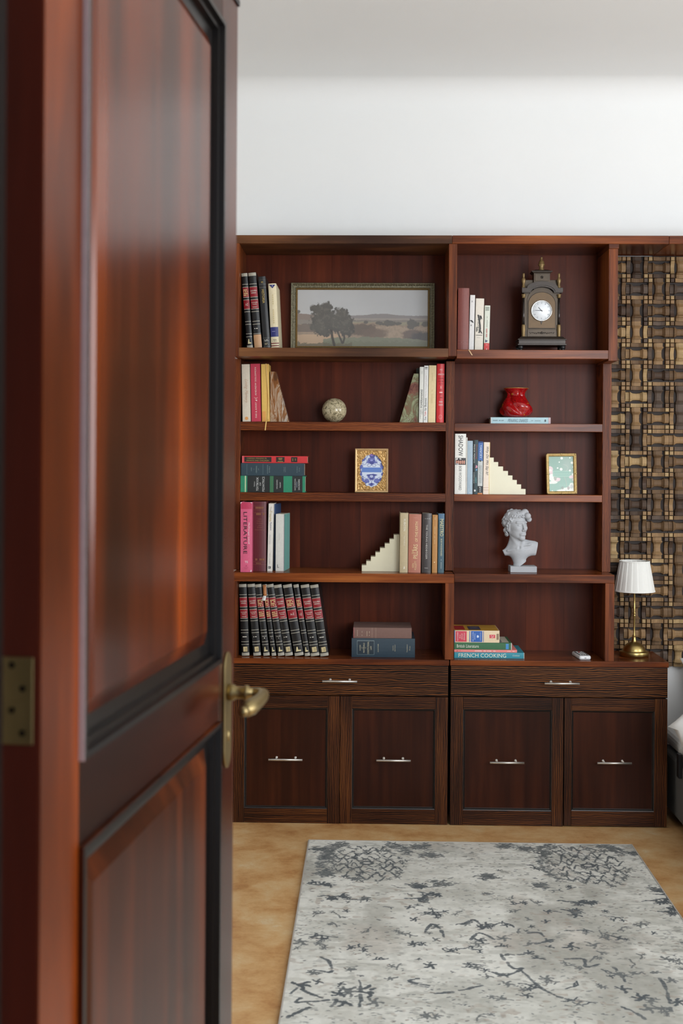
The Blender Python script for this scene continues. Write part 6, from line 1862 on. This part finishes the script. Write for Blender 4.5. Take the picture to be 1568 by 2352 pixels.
# hair: a cap of locks and curls
hair = BIG
dm = ell(H_, (-14, 0, 205), (48, 43, 46))
hair = np.minimum(hair, dm)
lobes = [((-41 + 0, 4, 226), 15), ((-28, -14, 222), 14), ((22, 2, 238), 16), ((31, -18, 226), 13), ((8, -8, 232), 14), ((-56, 4, 196), 12), ((-52, 14, 166), 12), ((-50, 6, 150), 9), ((38, -6, 212), 11), ((2, 20, 236), 15)]
for c, r in lobes: hair = smin(hair, ell(W_, c, (r, r, r)), 6)
curls = []
for k in range(92):
    u = q.uniform(-1, 1)
    th = q.uniform(0, 2 * PI)
    f_ = math.cos(th); s_ = math.sin(th)
    el_ = q.uniform(-.45, 1.0)
    ce = math.sqrt(max(0, 1 - el_ * el_))
    f, s, u_ = -13 + 47 * f_ * ce, 42 * s_ * ce, 204 + 44 * el_
    if f > 14 and u_ < 219: continue
    if f > -6 and u_ < 196: continue
    if u_ > 236 and abs(f + 6) < 14: continue
    curls.append((f, s, u_))
for s in np.linspace(-30, 30, 9): curls.append((34 - abs(s) * .55 + q.uniform(-2, 2), s, 221 + q.uniform(-3, 5)))
for u_ in (212, 204, 196, 188, 150, 158): curls.append((4 - (212 - u_) * .35, -37, u_)); curls.append((4 - (212 - u_) * .35, 37, u_))
ext = 13
for (f, s, u_) in curls:
    x, y = HX_ + f * FW[0] + s * SD[0], HY_ + f * FW[1] + s * SD[1]
    i0, i1 = np.searchsorted(gx, (x - ext, x + ext)); j0, j1 = np.searchsorted(gy, (y - ext, y + ext)); k0, k1 = np.searchsorted(gz, (u_ - ext, u_ + ext))
    sl = (slice(i0, i1), slice(j0, j1), slice(k0, k1))
    if GX[sl].size == 0: continue
    nrm = np.array([x - HX_, y - HY_, (u_ - 200) * .8]); nrm = nrm / (np.linalg.norm(nrm) + 1e-6)
    nrm = nrm + q.normal(0, .35, 3); nrm /= np.linalg.norm(nrm)
    R0, R1_ = q.uniform(4.6, 6.4), q.uniform(2.4, 3.2)
    dx_, dy_, dz_ = GX[sl] - x, GY[sl] - y, GZ[sl] - u_
    ax = dx_ * nrm[0] + dy_ * nrm[1] + dz_ * nrm[2]
    rd = np.sqrt(np.maximum(dx_ ** 2 + dy_ ** 2 + dz_ ** 2 - ax ** 2, 0))
    tor = np.sqrt((rd - R0) ** 2 + (ax - 1.5) ** 2) - R1_
    hair[sl] = smin(hair[sl], tor.astype(np.float32), 1.6)
# keep hair off the face
face_clear = ell(H_, (40, 0, 176), (34, 33, 42))
hair = smax(hair, -face_clear, 2)
d = smin(d, hair, 1.5)
d = np.maximum(d, 20 - GZ)


def surface_nets(f, gx, gy, gz):
    ins = f < 0
    nx, ny, nz = f.shape
    c = [ins[i:nx - 1 + i, j:ny - 1 + j, k:nz - 1 + k] for i in (0, 1) for j in (0, 1) for k in (0, 1)]
    ssum = sum(x.astype(np.int8) for x in c)
    act = (ssum > 0) & (ssum < 8)
    I, J, K = np.nonzero(act)
    pos = np.zeros((len(I), 3)); cnt = np.zeros(len(I))
    cor = [(i, j, k) for i in (0, 1) for j in (0, 1) for k in (0, 1)]
    for a in range(8):
        for b_ in range(a + 1, 8):
            if sum(abs(cor[a][t] - cor[b_][t]) for t in range(3)) != 1: continue
            fa = f[I + cor[a][0], J + cor[a][1], K + cor[a][2]]; fb = f[I + cor[b_][0], J + cor[b_][1], K + cor[b_][2]]
            mk = (fa < 0) != (fb < 0)
            t = np.where(mk, fa / np.where(fa == fb, 1, fa - fb), 0)
            for ax in range(3):
                pos[:, ax] += np.where(mk, cor[a][ax] + t * (cor[b_][ax] - cor[a][ax]), 0)
            cnt += mk
    pos /= cnt[:, None]
    V = np.stack([gx[0] + (I + pos[:, 0]) * (gx[1] - gx[0]), gy[0] + (J + pos[:, 1]) * (gy[1] - gy[0]), gz[0] + (K + pos[:, 2]) * (gz[1] - gz[0])], 1)
    idx = -np.ones(act.shape, dtype=np.int64); idx[I, J, K] = np.arange(len(I))
    faces = []
    for ax in range(3):
        a = [slice(None)] * 3; b_ = [slice(None)] * 3
        a[ax] = slice(0, -1); b_[ax] = slice(1, None)
        ch = ins[tuple(a)] != ins[tuple(b_)]
        o1, o2 = [t for t in range(3) if t != ax]
        E = np.array(np.nonzero(ch)).T
        E = E[(E[:, o1] > 0) & (E[:, o2] > 0) & (E[:, o1] < f.shape[o1] - 1) & (E[:, o2] < f.shape[o2] - 1)]
        def at(d1, d2):
            q_ = E.copy(); q_[:, o1] += d1; q_[:, o2] += d2
            return idx[q_[:, 0], q_[:, 1], q_[:, 2]]
        Q = np.stack([at(-1, -1), at(0, -1), at(0, 0), at(-1, 0)], 1)
        fl = ins[E[:, 0], E[:, 1], E[:, 2]]
        if ax == 1: fl = ~fl
        Q[~fl] = Q[~fl][:, ::-1]
        faces.append(Q[(Q >= 0).all(1)])
    return V, np.concatenate(faces)


V, FC = surface_nets(d, gx, gy, gz)
Ybu = 4.672
b0 = P(1171.8, 1314, Ybu); b1 = P(1232.5, 1314, Ybu)
bcx = (b0.x + b1.x) / 2
k_ = (b1.x - b0.x) / 106.
V = V.copy(); V[:, 0] -= 13.0
V = V * k_
M_pl = plain('grey_plaster', rgb(178, 180, 184), .75, noise=.03, nscale=150, bump=.15, spec=.25)
bu = thing('bust', 'grey plaster classical bust with curly hair, head turned aside, on a square plinth', 'bust', (bcx, Ybu, zs4a + .0004 if False else rs4a + .0004))
V[:, 1] += .040
raw_mesh('figure', V, FC, M_pl, bu, True)
wpl = (b1.x - b0.x) / 2
MB().box(-wpl, wpl, 0, .078, 0, .0235 * k_ / .001).build('plinth', M_pl, bu, .0008)
